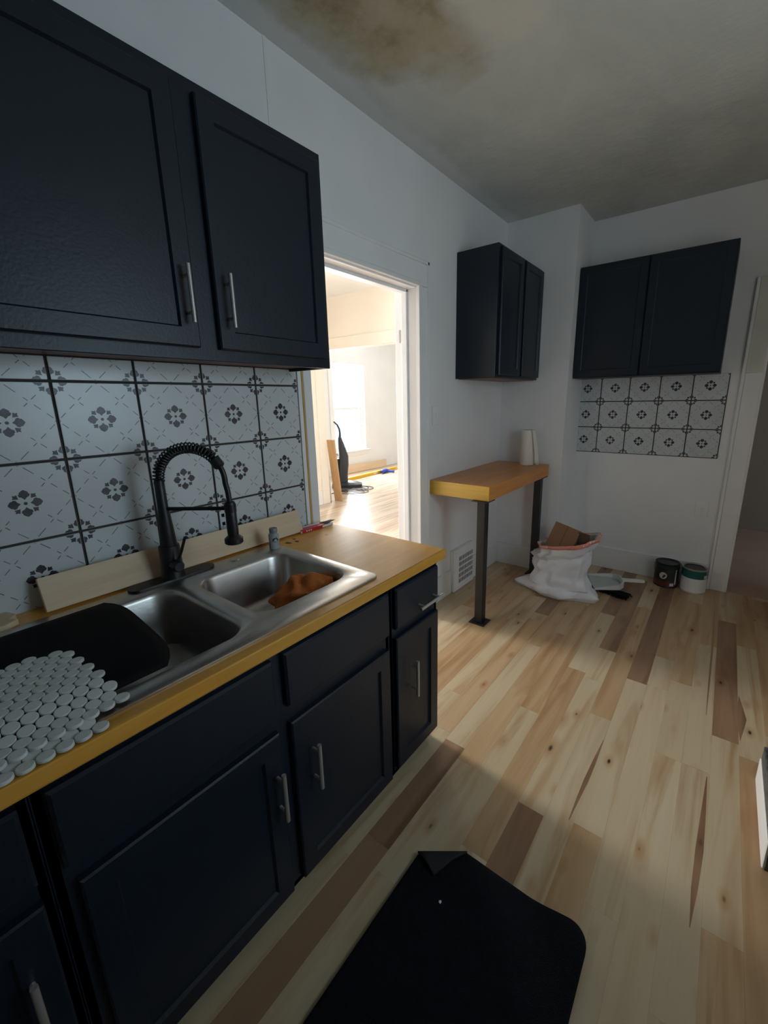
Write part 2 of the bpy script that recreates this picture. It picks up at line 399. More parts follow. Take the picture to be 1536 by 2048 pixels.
while True:
    x0 = PX0+PW*k; x1 = x0+PW
    if x0 >= RX+.1: break
    xa, xb = max(x0, -.15), min(x1, RX+.15)
    if xb-xa > .01:
        segs = [(a, b, 'plank_dark') for a, b in dark.get(k, [])+short.get(k, [])]+[(a, b, 'plank_tan') for a, b in tan.get(k, [])]
        segs.sort(); y = NY+.0
        out = []
        for a, b, mm in segs:
            if a > y: out.append((y, a, 'plank'))
            out.append((max(a, y), b, mm)); y = b
        if y < FY-.001: out.append((y, FY, 'plank'))
        for a, b, mm in out:
            cur = a
            while cur < b-1e-4:
                L = min(b-cur, 1.22 if mm != 'plank' else rp.choice((1.22, .9, 1.05)))
                if b-cur-L < .25: L = b-cur
                plank(L, xb-xa, M[mm], flo, (xa+xb)/2, cur+L/2); cur += L
    k += 1
fld = struct(B('floor_dining', -4.75, -.15, .75, 10.15, -.1, -.008, M['subfloor']), 'pale plank floor of the rooms beyond the doorway')
x = -4.75
while x < -.16:
    w = min(.14, -.15-x); y = 1.4-rp.random()*1.2
    while y < 10:
        L = rp.choice((1.4, 1.4, 1.9)); a, b = max(y, .9), min(y+L, 10)
        if b > a+.02 and not (x < -3.2 and b < 5.0): plank(round(b-a, 3), w, M['plank_dining'], fld, x+w/2, (a+b)/2)
        y += L
    x += w

# long wavy heartwood streaks printed across the joints
def streak(pts, mat='plank_dark'):
    L = [(x-w/2, y) for x, y, w in pts]; R = [(x+w/2, y) for x, y, w in pts][::-1]
    bm = bmesh.new(); poly = L+R; cx = sum(p[0] for p in poly)/len(poly); cy = sum(p[1] for p in poly)/len(poly)
    prism(bm, [(x-cx, y-cy) for x, y in poly], 2, -.004, .0003)
    return new_obj('grain_streak', bm, M[mat], flo, loc=(cx, cy, 0))
streak([(1.283, 2.30, .002), (1.286, 2.40, .010), (1.290, 2.50, .016), (1.294, 2.62, .013), (1.298, 2.76, .002)])
streak([(1.648, 2.18, .002), (1.652, 2.30, .016), (1.658, 2.45, .022), (1.662, 2.62, .014), (1.665, 2.80, .002)])
streak([(1.648, 3.2, .002), (1.650, 3.5, .008), (1.653, 3.9, .010), (1.650, 4.3, .006), (1.650, 4.5, .002)])

streak([(1.772, 3.10, .002), (1.777, 3.20, .022), (1.781, 3.27, .034), (1.776, 3.36, .020), (1.772, 3.45, .002)])
streak([(1.376, 3.62, .002), (1.380, 3.80, .020), (1.377, 3.95, .014), (1.374, 4.10, .002)])
streak([(1.278, 3.55, .002), (1.274, 3.70, .016), (1.276, 3.95, .020), (1.279, 4.2, .002)], 'plank_tan')

# ------------------------------------------------------------------ trim, casings, baseboards
def trim(name, boxes, mat, bev=.003, label=None):
    bm = bmesh.new()
    for b in boxes: box(bm, *b, bev)
    return struct(new_obj(name, bm, mat, None, True), label)
# doorway in the sink wall: jamb lining, stop, casing
trim('trim_jamb', [(-.16, .004, DY1-.002, DY1+.012, 0, DZ), (-.16, .004, DY0-.012, DY0+.002, 0, DZ), (-.16, .004, DY0, DY1, DZ-.012, DZ+.002),
                   (-.10, -.06, DY1-.016, DY1, 0, DZ), (-.10, -.06, DY0, DY1, DZ-.028, DZ-.01)], M['trim'], label='white doorway lining')
trim('trim_casing', [(.0, .02, DY1, DY1+.103, 0, DZ), (.0, .02, DY0-.05, DY1+.103, DZ, DZ+.135), (.0, .028, DY1-.004, DY1+.02, 0, DZ), (.0, .028, DY0, DY1+.02, DZ-.004, DZ+.02),
                     (.0, .026, DY1+.088, DY1+.108, 0, DZ+.14), (.0, .026, DY0-.05, DY1+.108, DZ+.12, DZ+.14)], M['trim'], label='white casing round the doorway')
trim('trim_casing_stub', [(.0, .02, 2.302, DY0, 0, 2.10)], M['trim'], label='white casing beside the tiles')
trim('trim_raw_edge', [(.0, .016, 2.294, 2.302, .86, 1.60)], M['yellow_edge'], .0, 'thin raw yellow wood edge beside the casing')
trim('trim_tile_edge', [(.0, .014, 2.274, 2.294, .86, 1.60)], M['trim'], .001, 'white strip ending the tiles')
trim('baseboard_left', [(.0, .018, 3.315, 3.622, 0, .19), (.0, .018, 3.952, 4.447, 0, .19)], M['trim'], label='white baseboard either side of the floor vent')
trim('baseboard_chase', [(.018, .555, 4.429, 4.447, 0, .19), (.537, .555, 4.447, FY-.018, 0, .19)], M['trim'])
trim('baseboard_far', [(.537, 1.585, FY-.018, FY, 0, .19)], M['trim'], label='white baseboard of the far wall')
trim('trim_far_door', [(1.585, 1.605, FY-.03, FY, 0, 2.2), (1.605, 1.70, FY-.022, FY, 0, 1.60), (1.69, 1.712, FY-.02, FY+.16, 0, 2.1)], M['trim'], label='white casing of the far hallway door')
trim('trim_far_door_upper', [(1.605, 1.70, FY-.022, FY, 1.60, 2.2), (1.70, 2.42, FY-.022, FY, 2.1, 2.2)], M['trim_beige'], label='beige upper casing of the far door')
trim('trim_header', [(-3.0, -.15, 5.18, 5.2, 2.13, 2.27), (-3.03, -2.98, 5.06, 5.2, 0, 2.13)], M['cream'])
trim('trim_dining_strip', [(-3.0, -2.985, .9, 2.25, 0, .2), (-3.0, -2.985, 3.2, 5.06, 0, .2), (-4.6, -4.585, 5.35, 10, 0, .16)], M['trim'])
trim('trim_wall_seam', [(.0, .0025, 2.235, 2.25, 2.325, H)], M['wall'], 0)

def window(name, xin, xout, y0, y1, z0, z1, face, label):
    """double-hung window; face=+1 when the room lies towards +x of it"""
    w = struct(empty(name, (xin, (y0+y1)/2, z0)), label)
    off = (xin, (y0+y1)/2, z0); xm = (xin+xout)/2; d = .02
    bm = bmesh.new(); t = .04
    for b in ((y0, y0+t, z0, z1), (y1-t, y1, z0, z1), (y0+t, y1-t, z0, z0+t), (y0+t, y1-t, z1-t, z1)): box(bm, xm-.045-off[0], xm+.045-off[0], b[0]-off[1], b[1]-off[1], b[2]-off[2], b[3]-off[2])
    new_obj('window_frame', bm, M['trim'], w)
    zm = (z0+z1)/2
    for (a, b_, dx) in ((z0+t, zm+.02, .015*face), (zm-.02, z1-t, -.02*face)):
        bm = bmesh.new(); s = .045; c = xm+dx
        for q in ((y0+t, y0+t+s, a, b_), (y1-t-s, y1-t, a, b_), (y0+t+s, y1-t-s, a, a+s), (y0+t+s, y1-t-s, b_-s, b_)): box(bm, c-.016-off[0], c+.016-off[0], q[0]-off[1], q[1]-off[1], q[2]-off[2], q[3]-off[2])
        so = new_obj('sash', bm, M['trim'], w)
        bm = bmesh.new(); box(bm, c-.003-off[0], c+.003-off[0], y0+t+s-off[1], y1-t-s-off[1], a+s-off[2], b_-s-off[2]); new_obj('pane', bm, M['glass'], so)
    bm = bmesh.new(); cw = .10
    xa, xb = (xin, xin+.02) if face > 0 else (xin-.02, xin)
    for q in ((y0-cw, y0, z0, z1), (y1, y1+cw, z0, z1), (y0-cw-.01, y1+cw+.01, z1, z1+.13), (y0-cw, y1+cw, z0-.12, z0-.03)): box(bm, xa-off[0], xb-off[0], q[0]-off[1], q[1]-off[1], q[2]-off[2], q[3]-off[2], .003)
    box(bm, (xa if face > 0 else xa-.05)-off[0], (xb+.05 if face > 0 else xb)-off[0], y0-cw-.03-off[1], y1+cw+.03-off[1], -.03, 0, .003)
    new_obj('window_casing', bm, M['trim'], w)
    return w
window('window_1', -3.0, -3.15, 2.35, 3.09, .6, 2.15, 1, None)
window('window_2', -4.6, -4.75, 6.90, 7.80, .46, 2.17, 1, 'bright living room window behind the vacuum cleaner')
window('window_3', RX, RX+.15, 1.75, 2.65, 1.15, 2.15, -1, None)

window('window_hall_added', 3.5, 3.6, 5.5, 6.0, 1.1, 1.8, -1, None)  # unseen window, added to let sky light into the hall

# ------------------------------------------------------------------ cabinets
def shaker(bm, plane, a0, a1, z0, z1, f0, f1, rail=.052, depth=.009, sgn=1, bev=.004):
    """door slab with a recessed panel. plane 0: front faces +/-x spanning y; plane 1: front faces +/-y spanning x. f0 back, f1 front"""
    def P(d, a, z): return (d, a, z) if plane == 0 else (a, d, z)
    def ring(ins, d): return [bm.verts.new(P(d, a, z)) for a, z in ((a0+ins, z0+ins), (a1-ins, z0+ins), (a1-ins, z1-ins), (a0+ins, z1-ins))]
    s = 1 if f1 > f0 else -1
    rs = [ring(0, f0), ring(0, f1-s*bev), ring(bev, f1), ring(rail, f1), ring(rail+.005, f1-s*depth)] if depth else [ring(0, f0), ring(0, f1-s*bev), ring(bev, f1)]
    bm.faces.new(rs[0])
    for A, C in zip(rs, rs[1:]):
        for i in range(4): bm.faces.new((A[i], A[(i+1) % 4], C[(i+1) % 4], C[i]))
    bm.faces.new(rs[-1])
def bar_pull(parent, p0, p1, out, off, label='brushed nickel bar handle'):
    """bar from p0 to p1; out = standoff vector"""
    p0, p1, out, off = Vector(p0), Vector(p1), Vector(out), Vector(off)
    bm = bmesh.new(); d = p1-p0
    tube(bm, [p0+out-off, p1+out-off], .006, 10)
    for t in (.18, .82): tube(bm, [p0+d*t-off, p0+d*t+out-off], .0048, 8)
    h = new_obj('handle', bm, M['nickel'], parent, True); h['label'] = label
    return h
def carcass(name, parent, x0, x1, y0, y1, z0, z1, off, bev=.002, mat=None):
    bm = bmesh.new(); box(bm, x0-off[0], x1-off[0], y0-off[1], y1-off[1], z0-off[2], z1-off[2], bev)
    return new_obj(name, bm, mat or M['navy'], parent)
FX, DX = .695, .715      # face frame and door front of the base run
def base_unit(y0, y1, label, doors, fronts):
    off = (0, (y0+y1)/2, 0); r = tag(empty('base_cabinet', off), label, 'cabinet', 'navy base cabinets under the counter')
    bm = bmesh.new()   # hollow box: sides, bottom, back, face frame, toe board
    z0, z1 = .045, CZ-.040
    Y0, Y1 = y0-off[1]+.001, y1-off[1]-.001
    box(bm, .02, FX, Y0, Y0+.016, z0, z1); box(bm, .02, FX, Y1-.016, Y1, z0, z1); box(bm, .02, FX, Y0, Y1, z0, z0+.016)
    box(bm, .62, .636, Y0, Y1, 0, z0); box(bm, .03, .62, Y0, Y0+.016, 0, z0); box(bm, .03, .62, Y1-.016, Y1, 0, z0)
    new_obj('carcass', bm, M['navy'], r)
    bm = bmesh.new(); box(bm, FX-.02, FX, Y0, Y1, z0, z1, .002); new_obj('face_frame', bm, M['navy'], r)
    for (a, b, za, zb, hy) in doors:
        bm = bmesh.new(); shaker(bm, 0, a-off[1], b-off[1], za, zb, FX, DX); d = new_obj('door', bm, M['navy'], r)
        if hy is not None: bar_pull(d, (DX, hy, .362), (DX, hy, .512), (.03, 0, 0), off)
    for (a, b, za, zb, hh) in fronts:
        bm = bmesh.new(); shaker(bm, 0, a-off[1], b-off[1], za, zb, FX, DX, depth=0, bev=.006); d = new_obj('drawer' if hh else 'drawer_front', bm, M['navy'], r)
        if hh: bar_pull(d, (DX, hh[0], hh[1]), (DX, hh[2], hh[1]), (.03, 0, 0), off)
    return r
base_unit(.55, 1.078, 'navy base cabinet below the white penny tiles with one bar handle showing', [(.60, 1.062, .062, .617, 1.022)], [(.60, 1.062, .66, .822, None)])
base_unit(1.078, 2.035, 'wide navy sink base cabinet with two shaker doors and blank drawer fronts', [(1.112, 1.553, .062, .610, 1.532), (1.592, 2.018, .062, .612, 1.655)], [(1.098, 1.553, .655, .822, None), (1.588, 2.022, .665, .824, None)])
base_unit(2.035, 2.345, 'narrow navy base cabinet at the doorway end, one drawer over one door', [(2.056, 2.330, .075, .632, 2.142)], [(2.058, 2.330, .668, .822, (2.165, .712, 2.32))])

# wall cabinet over the sink
off = (0, 1.65, 1.585); uc = tag(empty('wall_cabinet', off), 'large navy wall cabinet hanging above the sink with two bar handles', 'cabinet')
uy0, uy1, uz0, uz1, ux = .98, 2.250, 1.585, 2.322, .25
bm = bmesh.new()
for b in ((.0, ux-.02, uy0, uy0+.016, uz0, uz1), (.0, ux-.02, uy1-.016, uy1, uz0, uz1), (.0, ux-.02, uy0+.016, uy1-.016, uz0+.02, uz0+.034), (.0, ux-.02, uy0+.016, uy1-.016, uz1-.016, uz1)):
    box(bm, b[0]-off[0]+.001, b[1]-off[0], b[2]-off[1], b[3]-off[1], b[4]-off[2], b[5]-off[2])
new_obj('carcass', bm, M['navy'], uc)
carcass('face_frame', uc, ux-.02, ux, uy0, uy1, uz0, uz1, off)
bm = bmesh.new(); box(bm, .015, ux-.022, uy0+.02-off[1], uy1-.018-off[1], .012, .0195); new_obj('bottom_panel', bm, M['red_wood'], uc)['label'] = 'raw reddish underside'
for a, b, hy in ((1.06, 1.712, 1.684), (1.776, 2.226, 1.812)):
    bm = bmesh.new(); shaker(bm, 0, a-off[1], b-off[1], 1.620-off[2], 2.288-off[2], ux, ux+.02); d = new_obj('door', bm, M['navy'], uc)
    bar_pull(d, (ux+.02, hy, 1.683), (ux+.02, hy, 1.836), (.03, 0, 0), off)
# small wall cabinet above the breakfast bar
off = (0, 4.05, 1.595); sc_ = tag(empty('wall_cabinet', off), 'small navy wall cabinet above the wooden bar table', 'cabinet')
carcass('carcass', sc_, .001, .296, 3.672, 4.440, 1.595, 2.388, off)
bm = bmesh.new(); box(bm, .02, .28, 3.69-off[1], 4.42-off[1], -.004, .0); new_obj('bottom_panel', bm, M['red_wood'], sc_)['label'] = 'raw reddish underside'
for a, b in ((3.700, 4.045), (4.085, 4.428)):
    bm = bmesh.new(); shaker(bm, 0, a-off[1], b-off[1], 1.612-off[2], 2.372-off[2], .296, .316, .045, .008); new_obj('door', bm, M['navy'], sc_)
# cabinet on the far wall
off = (1.0, FY, 1.60); fc = tag(empty('wall_cabinet', off), 'wide flat-fronted navy wall cabinet above the small tile panel', 'cabinet')
carcass('carcass', fc, .540, 1.470, 4.567, FY-.001, 1.600, 2.388, off)
for a, b in ((.545, .990), (.996, 1.466)):
    bm = bmesh.new(); shaker(bm, 1, a-off[0], b-off[0], 1.606-off[2], 2.384-off[2], 4.567-off[1], 4.547-off[1], .05, .003); new_obj('door', bm, M['navy'], fc)

# ------------------------------------------------------------------ countertop
ct_off = (0, 1.4, CZ)
bm = bmesh.new(); xs = (.012, .165, .665, CX); ys = (.45, 1.035, 1.985, CE)
for i in range(3):
    for j in range(3):
        if i == 1 and j == 1: continue
        box(bm, xs[i], xs[i+1], ys[j]-1.4, ys[j+1]-1.4, -.038, 0)
bmesh.ops.remove_doubles(bm, verts=bm.verts, dist=1e-5)
dead = [f for f in bm.faces if False]
seen = {}
for f in list(bm.faces):
    key = tuple(sorted(v.index for v in f.verts)); 
bm.verts.index_update()
for f in list(bm.faces):
    key = tuple(sorted(v.index for v in f.verts)); seen.setdefault(key, []).append(f)
kill = [f for l in seen.values() if len(l) > 1 for f in l]
bmesh.ops.delete(bm, geom=kill, context='FACES_ONLY')
es = [e for e in bm.edges if len(e.link_faces) == 2 and abs(e.calc_face_angle(0)) > 1.0 and all(abs(v.co.x-CX) < 1e-4 or abs(v.co.y-(CE-1.4)) < 1e-4 for v in e.verts)]
bmesh.ops.bevel(bm, geom=es, offset=.005, segments=2, affect='EDGES', profile=.6)
ct = tag(new_obj('countertop', bm, M['counter'], loc=ct_off), 'honey coloured butcher block countertop holding the steel sink', 'countertop')
# scattered dark stains burnt into the wood at the back corner
for cx, cy, a, L, w in ((.150, 2.05, .2, .03, .010), (.165, 2.085, -.4, .022, .008), (.128, 2.10, .5, .018, .007), (.20, 2.22, 1.2, .016, .004)):
    bm = bmesh.new()
    pts = [(cx+math.cos(t)*L*.5*(1+.3*math.sin(3*t+cx*90))*math.cos(a)-math.sin(t)*w*(1+.4*math.cos(2*t+cy*50))*math.sin(a), cy-1.4+math.cos(t)*L*.5*math.sin(a)+math.sin(t)*w*math.cos(a)) for t in [2*PI*i/12 for i in range(12)]]
    f = bm.faces.new([bm.verts.new((px, py, .0006)) for px, py in pts])
    new_obj('stain_mark', bm, M['stain'], ct)['label'] = 'dark brown stain mark'

# ------------------------------------------------------------------ sink
sk_off = (.40, 1.582, CZ); bm = bmesh.new()
SX0, SX1, SY0, SY1 = .115, .690, 1.00, 2.008
rim_z = .007
def loop(pts, z): return [bm.verts.new((x-sk_off[0], y-sk_off[1], z)) for x, y in pts]
def edges_of(L): return [bm.edges.new((L[i], L[(i+1) % len(L)])) for i in range(len(L))]
def bridge(A, C):
    n = len(A)
    for i in range(n): bm.faces.new((A[i], A[(i+1) % n], C[(i+1) % n], C[i]))
outer = loop(rrect(SX0+.006, SX1-.006, SY0+.006, SY1-.006, .03), rim_z)
eo = edges_of(outer); holes = []
bowls = ((.225, .605, 1.603, 1.962, .07), (.205, .640, 1.102, 1.553, .07))
ee = list(eo)
for x0, x1, y0, y1, r in bowls:
    L = loop(rrect(x0, x1, y0, y1, r, 7), rim_z); ee += edges_of(L); holes.append(L)
bmesh.ops.triangle_fill(bm, use_beauty=True, edges=ee)
o2 = loop(rrect(SX0, SX1, SY0, SY1, .034), .0045); o3 = loop(rrect(SX0, SX1, SY0, SY1, .034), .0006)
bridge(outer, o2); bridge(o2, o3)
drains = []
for (x0, x1, y0, y1, r), L in zip(bowls, holes):
    prev = L
    for ins, z, rr in ((.004, .004, r-.004), (.008, -.006, r-.006), (.016, -.09, r-.008), (.024, -.135, r-.012), (.034, -.155, r-.02), (.055, -.165, r-.03), (.12, -.170, .03)):
        C = loop(rrect(x0+ins, x1-ins, y0+ins, y1-ins, max(rr, .02), 7), z); bridge(prev, C); prev = C
    cx, cy = (x0+x1)/2, (y0+y1)/2
    n = len(prev); dr = [bm.verts.new((cx-sk_off[0]+.045*math.cos(2*PI*(i-3.5)/n), cy-sk_off[1]+.045*math.sin(2*PI*(i-3.5)/n), -.173)) for i in range(n)]
    bridge(prev, dr)
    d2 = [bm.verts.new((v.co.x*.0+cx-sk_off[0]+.03*math.cos(2*PI*(i-3.5)/n), cy-sk_off[1]+.03*math.sin(2*PI*(i-3.5)/n), -.181)) for i, v in enumerate(dr)]
    bridge(dr, d2); bm.faces.new(d2); drains.append((cx, cy))
bmesh.ops.recalc_face_normals(bm, faces=bm.faces)
sink = tag(new_obj('kitchen_sink', bm, M['steel'], None, True, sk_off), 'brushed steel drop-in double bowl sink set in the butcher block', 'sink')
for cx, cy in drains[:1]:
    bm = bmesh.new(); lathe(bm, [(.0, -.176), (.028, -.176), (.030, -.179)], 20, (cx-sk_off[0], cy-sk_off[1], 0)); new_obj('drain', bm, M['black_metal'], sink, True)
bm = bmesh.new(); lathe(bm, [(0, .0105), (.014, .0105), (.018, .0072)], 20, (.158-sk_off[0], 1.80-sk_off[1], 0)); new_obj('hole_cover', bm, M['steel'], sink, True)

# ------------------------------------------------------------------ faucet
FB = Vector((.140, 1.588, CZ+.0075)); U = Vector((.833, .547, 0)).normalized(); PV = Vector((-U.y, U.x, 0))
fa = tag(empty('kitchen_faucet', FB), 'matte black spring-neck faucet with pull-down spray head behind the sink', 'faucet')
def fp(r, z, s=0): return U*r + PV*s + Vector((0, 0, z-FB.z))
bm = bmesh.new(); 
pl = [( .0+ (x), y) for x, y in rrect(-.028, .030, -.138, .138, .027, 8)]
prism(bm, pl, 2, 0.0, .007); new_obj('base_plate', bm, M['black_metal'], fa, True)
bm = bmesh.new(); lathe(bm, [(.0, .007), (.036, .007), (.036, .012), (.034, .02), (.0315, .112), (.030, .116), (.0, .116)], 28); new_obj('valve_body', bm, M['black_metal'], fa, True)
bm = bmesh.new(); lathe(bm, [(.0, .115), (.0255, .115), (.0215, .18), (.018, .225), (.0158, .24), (.0148, .33), (.013, .333), (.0, .333)], 24); new_obj('riser_tube', bm, M['black_metal'], fa, True)
# arc of the hose and its spring
arc = []
zc0 = 1.222; cx_, rx_, rz_ = .108, .108, .100
for i in range(41):
    t = PI-PI*1.02*i/40
    arc.append((cx_+rx_*math.cos(t)+.0, zc0+rz_*math.sin(t)+.004*math.sin((PI-t))))
hose = [fp(0, 1.215)]+[fp(r, z) for r, z in arc]+[fp(.2205, 1.19), fp(.223, 1.155)]
bm = bmesh.new(); tube(bm, hose, .0085, 12); new_obj('hose', bm, M['black_metal'], fa, True)
cl = [fp(r, z) for r, z in arc]
n_t = 25; steps = n_t*14; pts = []
last = 31
for i in range(steps+1):
    s = i/steps*last; a = int(min(s, last-1)); fr = s-a
    p = cl[a].lerp(cl[a+1], fr); tdir = (cl[min(a+2, 40)]-cl[max(a-1, 0)]).normalized(); nn = PV.cross(tdir).normalized()
    th = 2*PI*n_t*i/steps
    pts.append(p+(nn*math.cos(th)+PV*math.sin(th))*.0155)
bm = bmesh.new(); tube(bm, pts, .0027, 6); new_obj('spring', bm, M['black_metal'], fa, True)
bm = bmesh.new(); e1, e2 = cl[30], cl[34]; tube(bm, [e1, e1.lerp(e2, .15), e1.lerp(e2, .85), e2], [.013, .0175, .0175, .012], 14); new_obj('spring_clip', bm, M['black_metal'], fa, True)
bm = bmesh.new(); tube(bm, [fp(.012, 1.131), fp(.212, 1.133)], .0062, 10); tube(bm, [fp(.223, 1.122), fp(.223, 1.146)], .0185, 18); new_obj('support_arm', bm, M['black_metal'], fa, True)
bm = bmesh.new(); hx = fp(.223, 1.0); lathe(bm, [(0, 1.155), (.0135, 1.155), (.0165, 1.15), (.0175, 1.06), (.0165, 1.045), (.0225, 1.040), (.0285, 1.034), (.0285, 1.020), (.025, 1.017), (0, 1.017)], 24, (hx.x, hx.y, -FB.z)); new_obj('spray_head', bm, M['black_metal'], fa, True)
bm = bmesh.new(); b0 = fp(.205, 1.10); 
for zz in (1.112, 1.085): tube(bm, [fp(.204, zz, -.006), fp(.196, zz, -.010)], [.006, .005], 8)
new_obj('spray_button', bm, M['black_metal'], fa, True)
bm = bmesh.new(); hd = (U*.8-PV*.6).normalized(); hb = Vector((0, 0, .055)); tube(bm, [hb+hd*.025, hb+hd*.058, hb+hd*.064], [.0185, .0185, .014], 18); new_obj('handle_hub', bm, M['black_metal'], fa, True)
bm = bmesh.new(); h0 = hb+hd*.052; tube(bm, [h0+Vector((0, 0, .012)), h0+U*.018+Vector((0, 0, .05)), h0+U*.038+Vector((0, 0, .100))], [.0055, .0048, .0042], 10); new_obj('lever', bm, M['black_metal'], fa, True)

# ------------------------------------------------------------------ patterned tiles
def clip(poly, x0, x1, y0, y1):
    for ax, lim, sg in ((0, x0, 1), (0, x1, -1), (1, y0, 1), (1, y1, -1)):
        out = []
        for i in range(len(poly)):
            a, b = poly[i-1], poly[i]; da, db = (a[ax]-lim)*sg, (b[ax]-lim)*sg
            if (da >= 0) != (db >= 0):
                t = da/(da-db); out.append((a[0]+(b[0]-a[0])*t, a[1]+(b[1]-a[1])*t))
            if db >= 0: out.append(b)
        poly = out
        if len(poly) < 3: return []
    return poly
def tile_shapes():
    S = []   # (polygon, material index 1 dark, 2 grey); unit tile centred at 0
    def rotp(p, a, c): return [(c[0]+x*math.cos(a)-y*math.sin(a), c[1]+x*math.sin(a)+y*math.cos(a)) for x, y in p]
    big = [(.042, 0), (.068, .022), (.080, .046), (.103, .052), (.114, .040), (.128, .040), (.142, .022), (.156, 0)]
    big = big+[(x, -y) for x, y in big[-2:0:-1]]
    sm = [(.078, 0), (.100, .017), (.122, .032), (.126, .014), (.146, 0)]; sm = sm+[(x, -y) for x, y in sm[-2:0:-1]]
    dot = lambda r, c, n=8: [(c[0]+r*math.cos(2*PI*i/n), c[1]+r*math.sin(2*PI*i/n)) for i in range(n)]
    for ci, c in enumerate(((0, 0), (.5, .5), (-.5, .5), (.5, -.5), (-.5, -.5))):
        sc = 1.12 if ci == 0 else 1.22
        for q in range(4):
            S.append((rotp([(x*sc, y*sc) for x, y in big], q*PI/2, c), 1)); S.append((rotp([(x*sc, y*sc) for x, y in sm], q*PI/2+PI/4, c), 1))
        S.append((dot(.021, c), 1 if ci == 0 else 2))
    for c in ((.5, 0), (-.5, 0), (0, .5), (0, -.5)): S.append((dot(.030, c), 1))
    def dash(a, b, t0, t1, w=.0052):
        dx, dy = b[0]-a[0], b[1]-a[1]; L = math.hypot(dx, dy); nx, ny = -dy/L*w, dx/L*w
        p, q = (a[0]+dx*t0, a[1]+dy*t0), (a[0]+dx*t1, a[1]+dy*t1)
        S.append(([(p[0]-nx, p[1]-ny), (q[0]-nx, q[1]-ny), (q[0]+nx, q[1]+ny), (p[0]+nx, p[1]+ny)], 2))
    for sx in (1, -1):
        for sy in (1, -1):
            for t0, t1 in ((.34, .45), (.54, .62)): dash((sx*.5, sy*.5), (0, 0), t0, t1)
            for t0, t1 in ((.08, .20), (.30, .42), (.52, .60), (.72, .90)): dash((sx*.5, 0), (0, sy*.5), t0, t1)
    return S
SHAPES = tile_shapes()
_tc = {}
def tile_obj(size, a0, a1, b0, b1, parent, loc, rz):
    """tile in its local y-z plane, facing +x; cut to [a0,a1]x[b0,b1] (fractions of the module)"""
    key = (size, round(a0, 3), round(a1, 3), round(b0, 3), round(b1, 3))
    if key in _tc: o = _tc[key].copy(); COL.objects.link(o)
    else:
        bm = bmesh.new(); g = .017
        A0, A1, B0, B1 = max(a0, -.5+g), min(a1, .5-g), max(b0, -.5+g), min(b1, .5-g)
        fs = box(bm, 0, .006, A0*size, A1*size, B0*size, B1*size, .0012)
        for poly, mi in SHAPES:
            p = clip(poly, A0+.006, A1-.006, B0+.006, B1-.006)
            if len(p) >= 3:
                try: f = bm.faces.new([bm.verts.new((.00635 if mi == 1 else .0063, y*size, z*size)) for y, z in p]); f.material_index = mi
                except ValueError: pass
        me = bpy.data.meshes.new('tile'); bm.normal_update()
        for f in bm.faces:
            if f.material_index and f.normal.x < 0: f.normal_flip()
        bm.to_mesh(me); bm.free()
        for mm in ('tile', 'print', 'print_grey'): me.materials.append(M[mm])
        o = bpy.data.objects.new('tile', me); COL.objects.link(o); _tc[key] = o
    o.name = 'tile'; o.parent = parent; o.location = loc; o.rotation_euler = (0, 0, rz)
    return o
TS, YG, ZG = .222, 1.3958, 1.5264
bs = tag(B('tile_backsplash', .0005, .004, .74, 2.274, .845, 1.60, M['grout']), 'backsplash of grey and white patterned tiles with dark grout above the sink', 'backsplash')
for ci in range(-2, 4):
    for ri in range(-1, 3):
        y0 = YG+ci*TS; z1 = ZG-ri*TS
        a1 = min(.5, (2.2715-y0)/TS-.5); b1 = min(.5, (1.594-(z1-TS))/TS-.5)
        if a1 < -.45: continue
        tile_obj(TS, -.5, a1, -.5, b1, bs, (.004, y0+TS/2, z1-TS/2), 0)
# cut sliver column by the casing
for ri in range(-1, 3):
    pass
FS = .2074; FZ = .2060; fx0 = .6951-FS; fz1 = 1.4205+FS
tp = tag(B('tiled_splashback', fx0-.002, fx0+5*FS+.002, FY-.004, FY-.0005, fz1-3*FS-.002, 1.6045, M['grout']), 'panel of patterned tiles, five across, on the far wall under the cabinet', 'tile panel')
for ci in range(5):
    for ri in range(3):
        b1 = min(.5, (1.604-(fz1-(ri+1)*FS))/FS-.5)
        tile_obj(FS, -.5, .5, -.5, b1, tp, (fx0+(ci+.5)*FS, FY-.004, fz1-(ri+.5)*FS), -PI/2)

# ------------------------------------------------------------------ things on the counter
def oriented(loc, xa, ya, za):
    m = Matrix((xa, ya, za)).transposed().to_4x4(); m.translation = loc; return m
lean = math.atan2(.035, .088)
bm = bmesh.new(); box(bm, -.009, .009, -.46, .46, 0, .100, .001)
bd = tag(new_obj('pine_board', bm, M['pine'], None, False, (.083, 1.722, CZ+.0045)), 'long raw pine board leaning on the backsplash behind the faucet', 'board'); bd.rotation_euler = (0, -lean, 0)
bm = bmesh.new(); prism(bm, [(-.05, -.16), (.045, -.16), (.05, .085), (.03, .115), (.012, .10), (-.012, .118), (-.05, .105)], 2, 0, .016)
tag(new_obj('pine_offcut', bm, M['pine'], None, False, (.062, 1.085, CZ+.001)), 'short split pine offcut lying at the back of the counter', 'board')
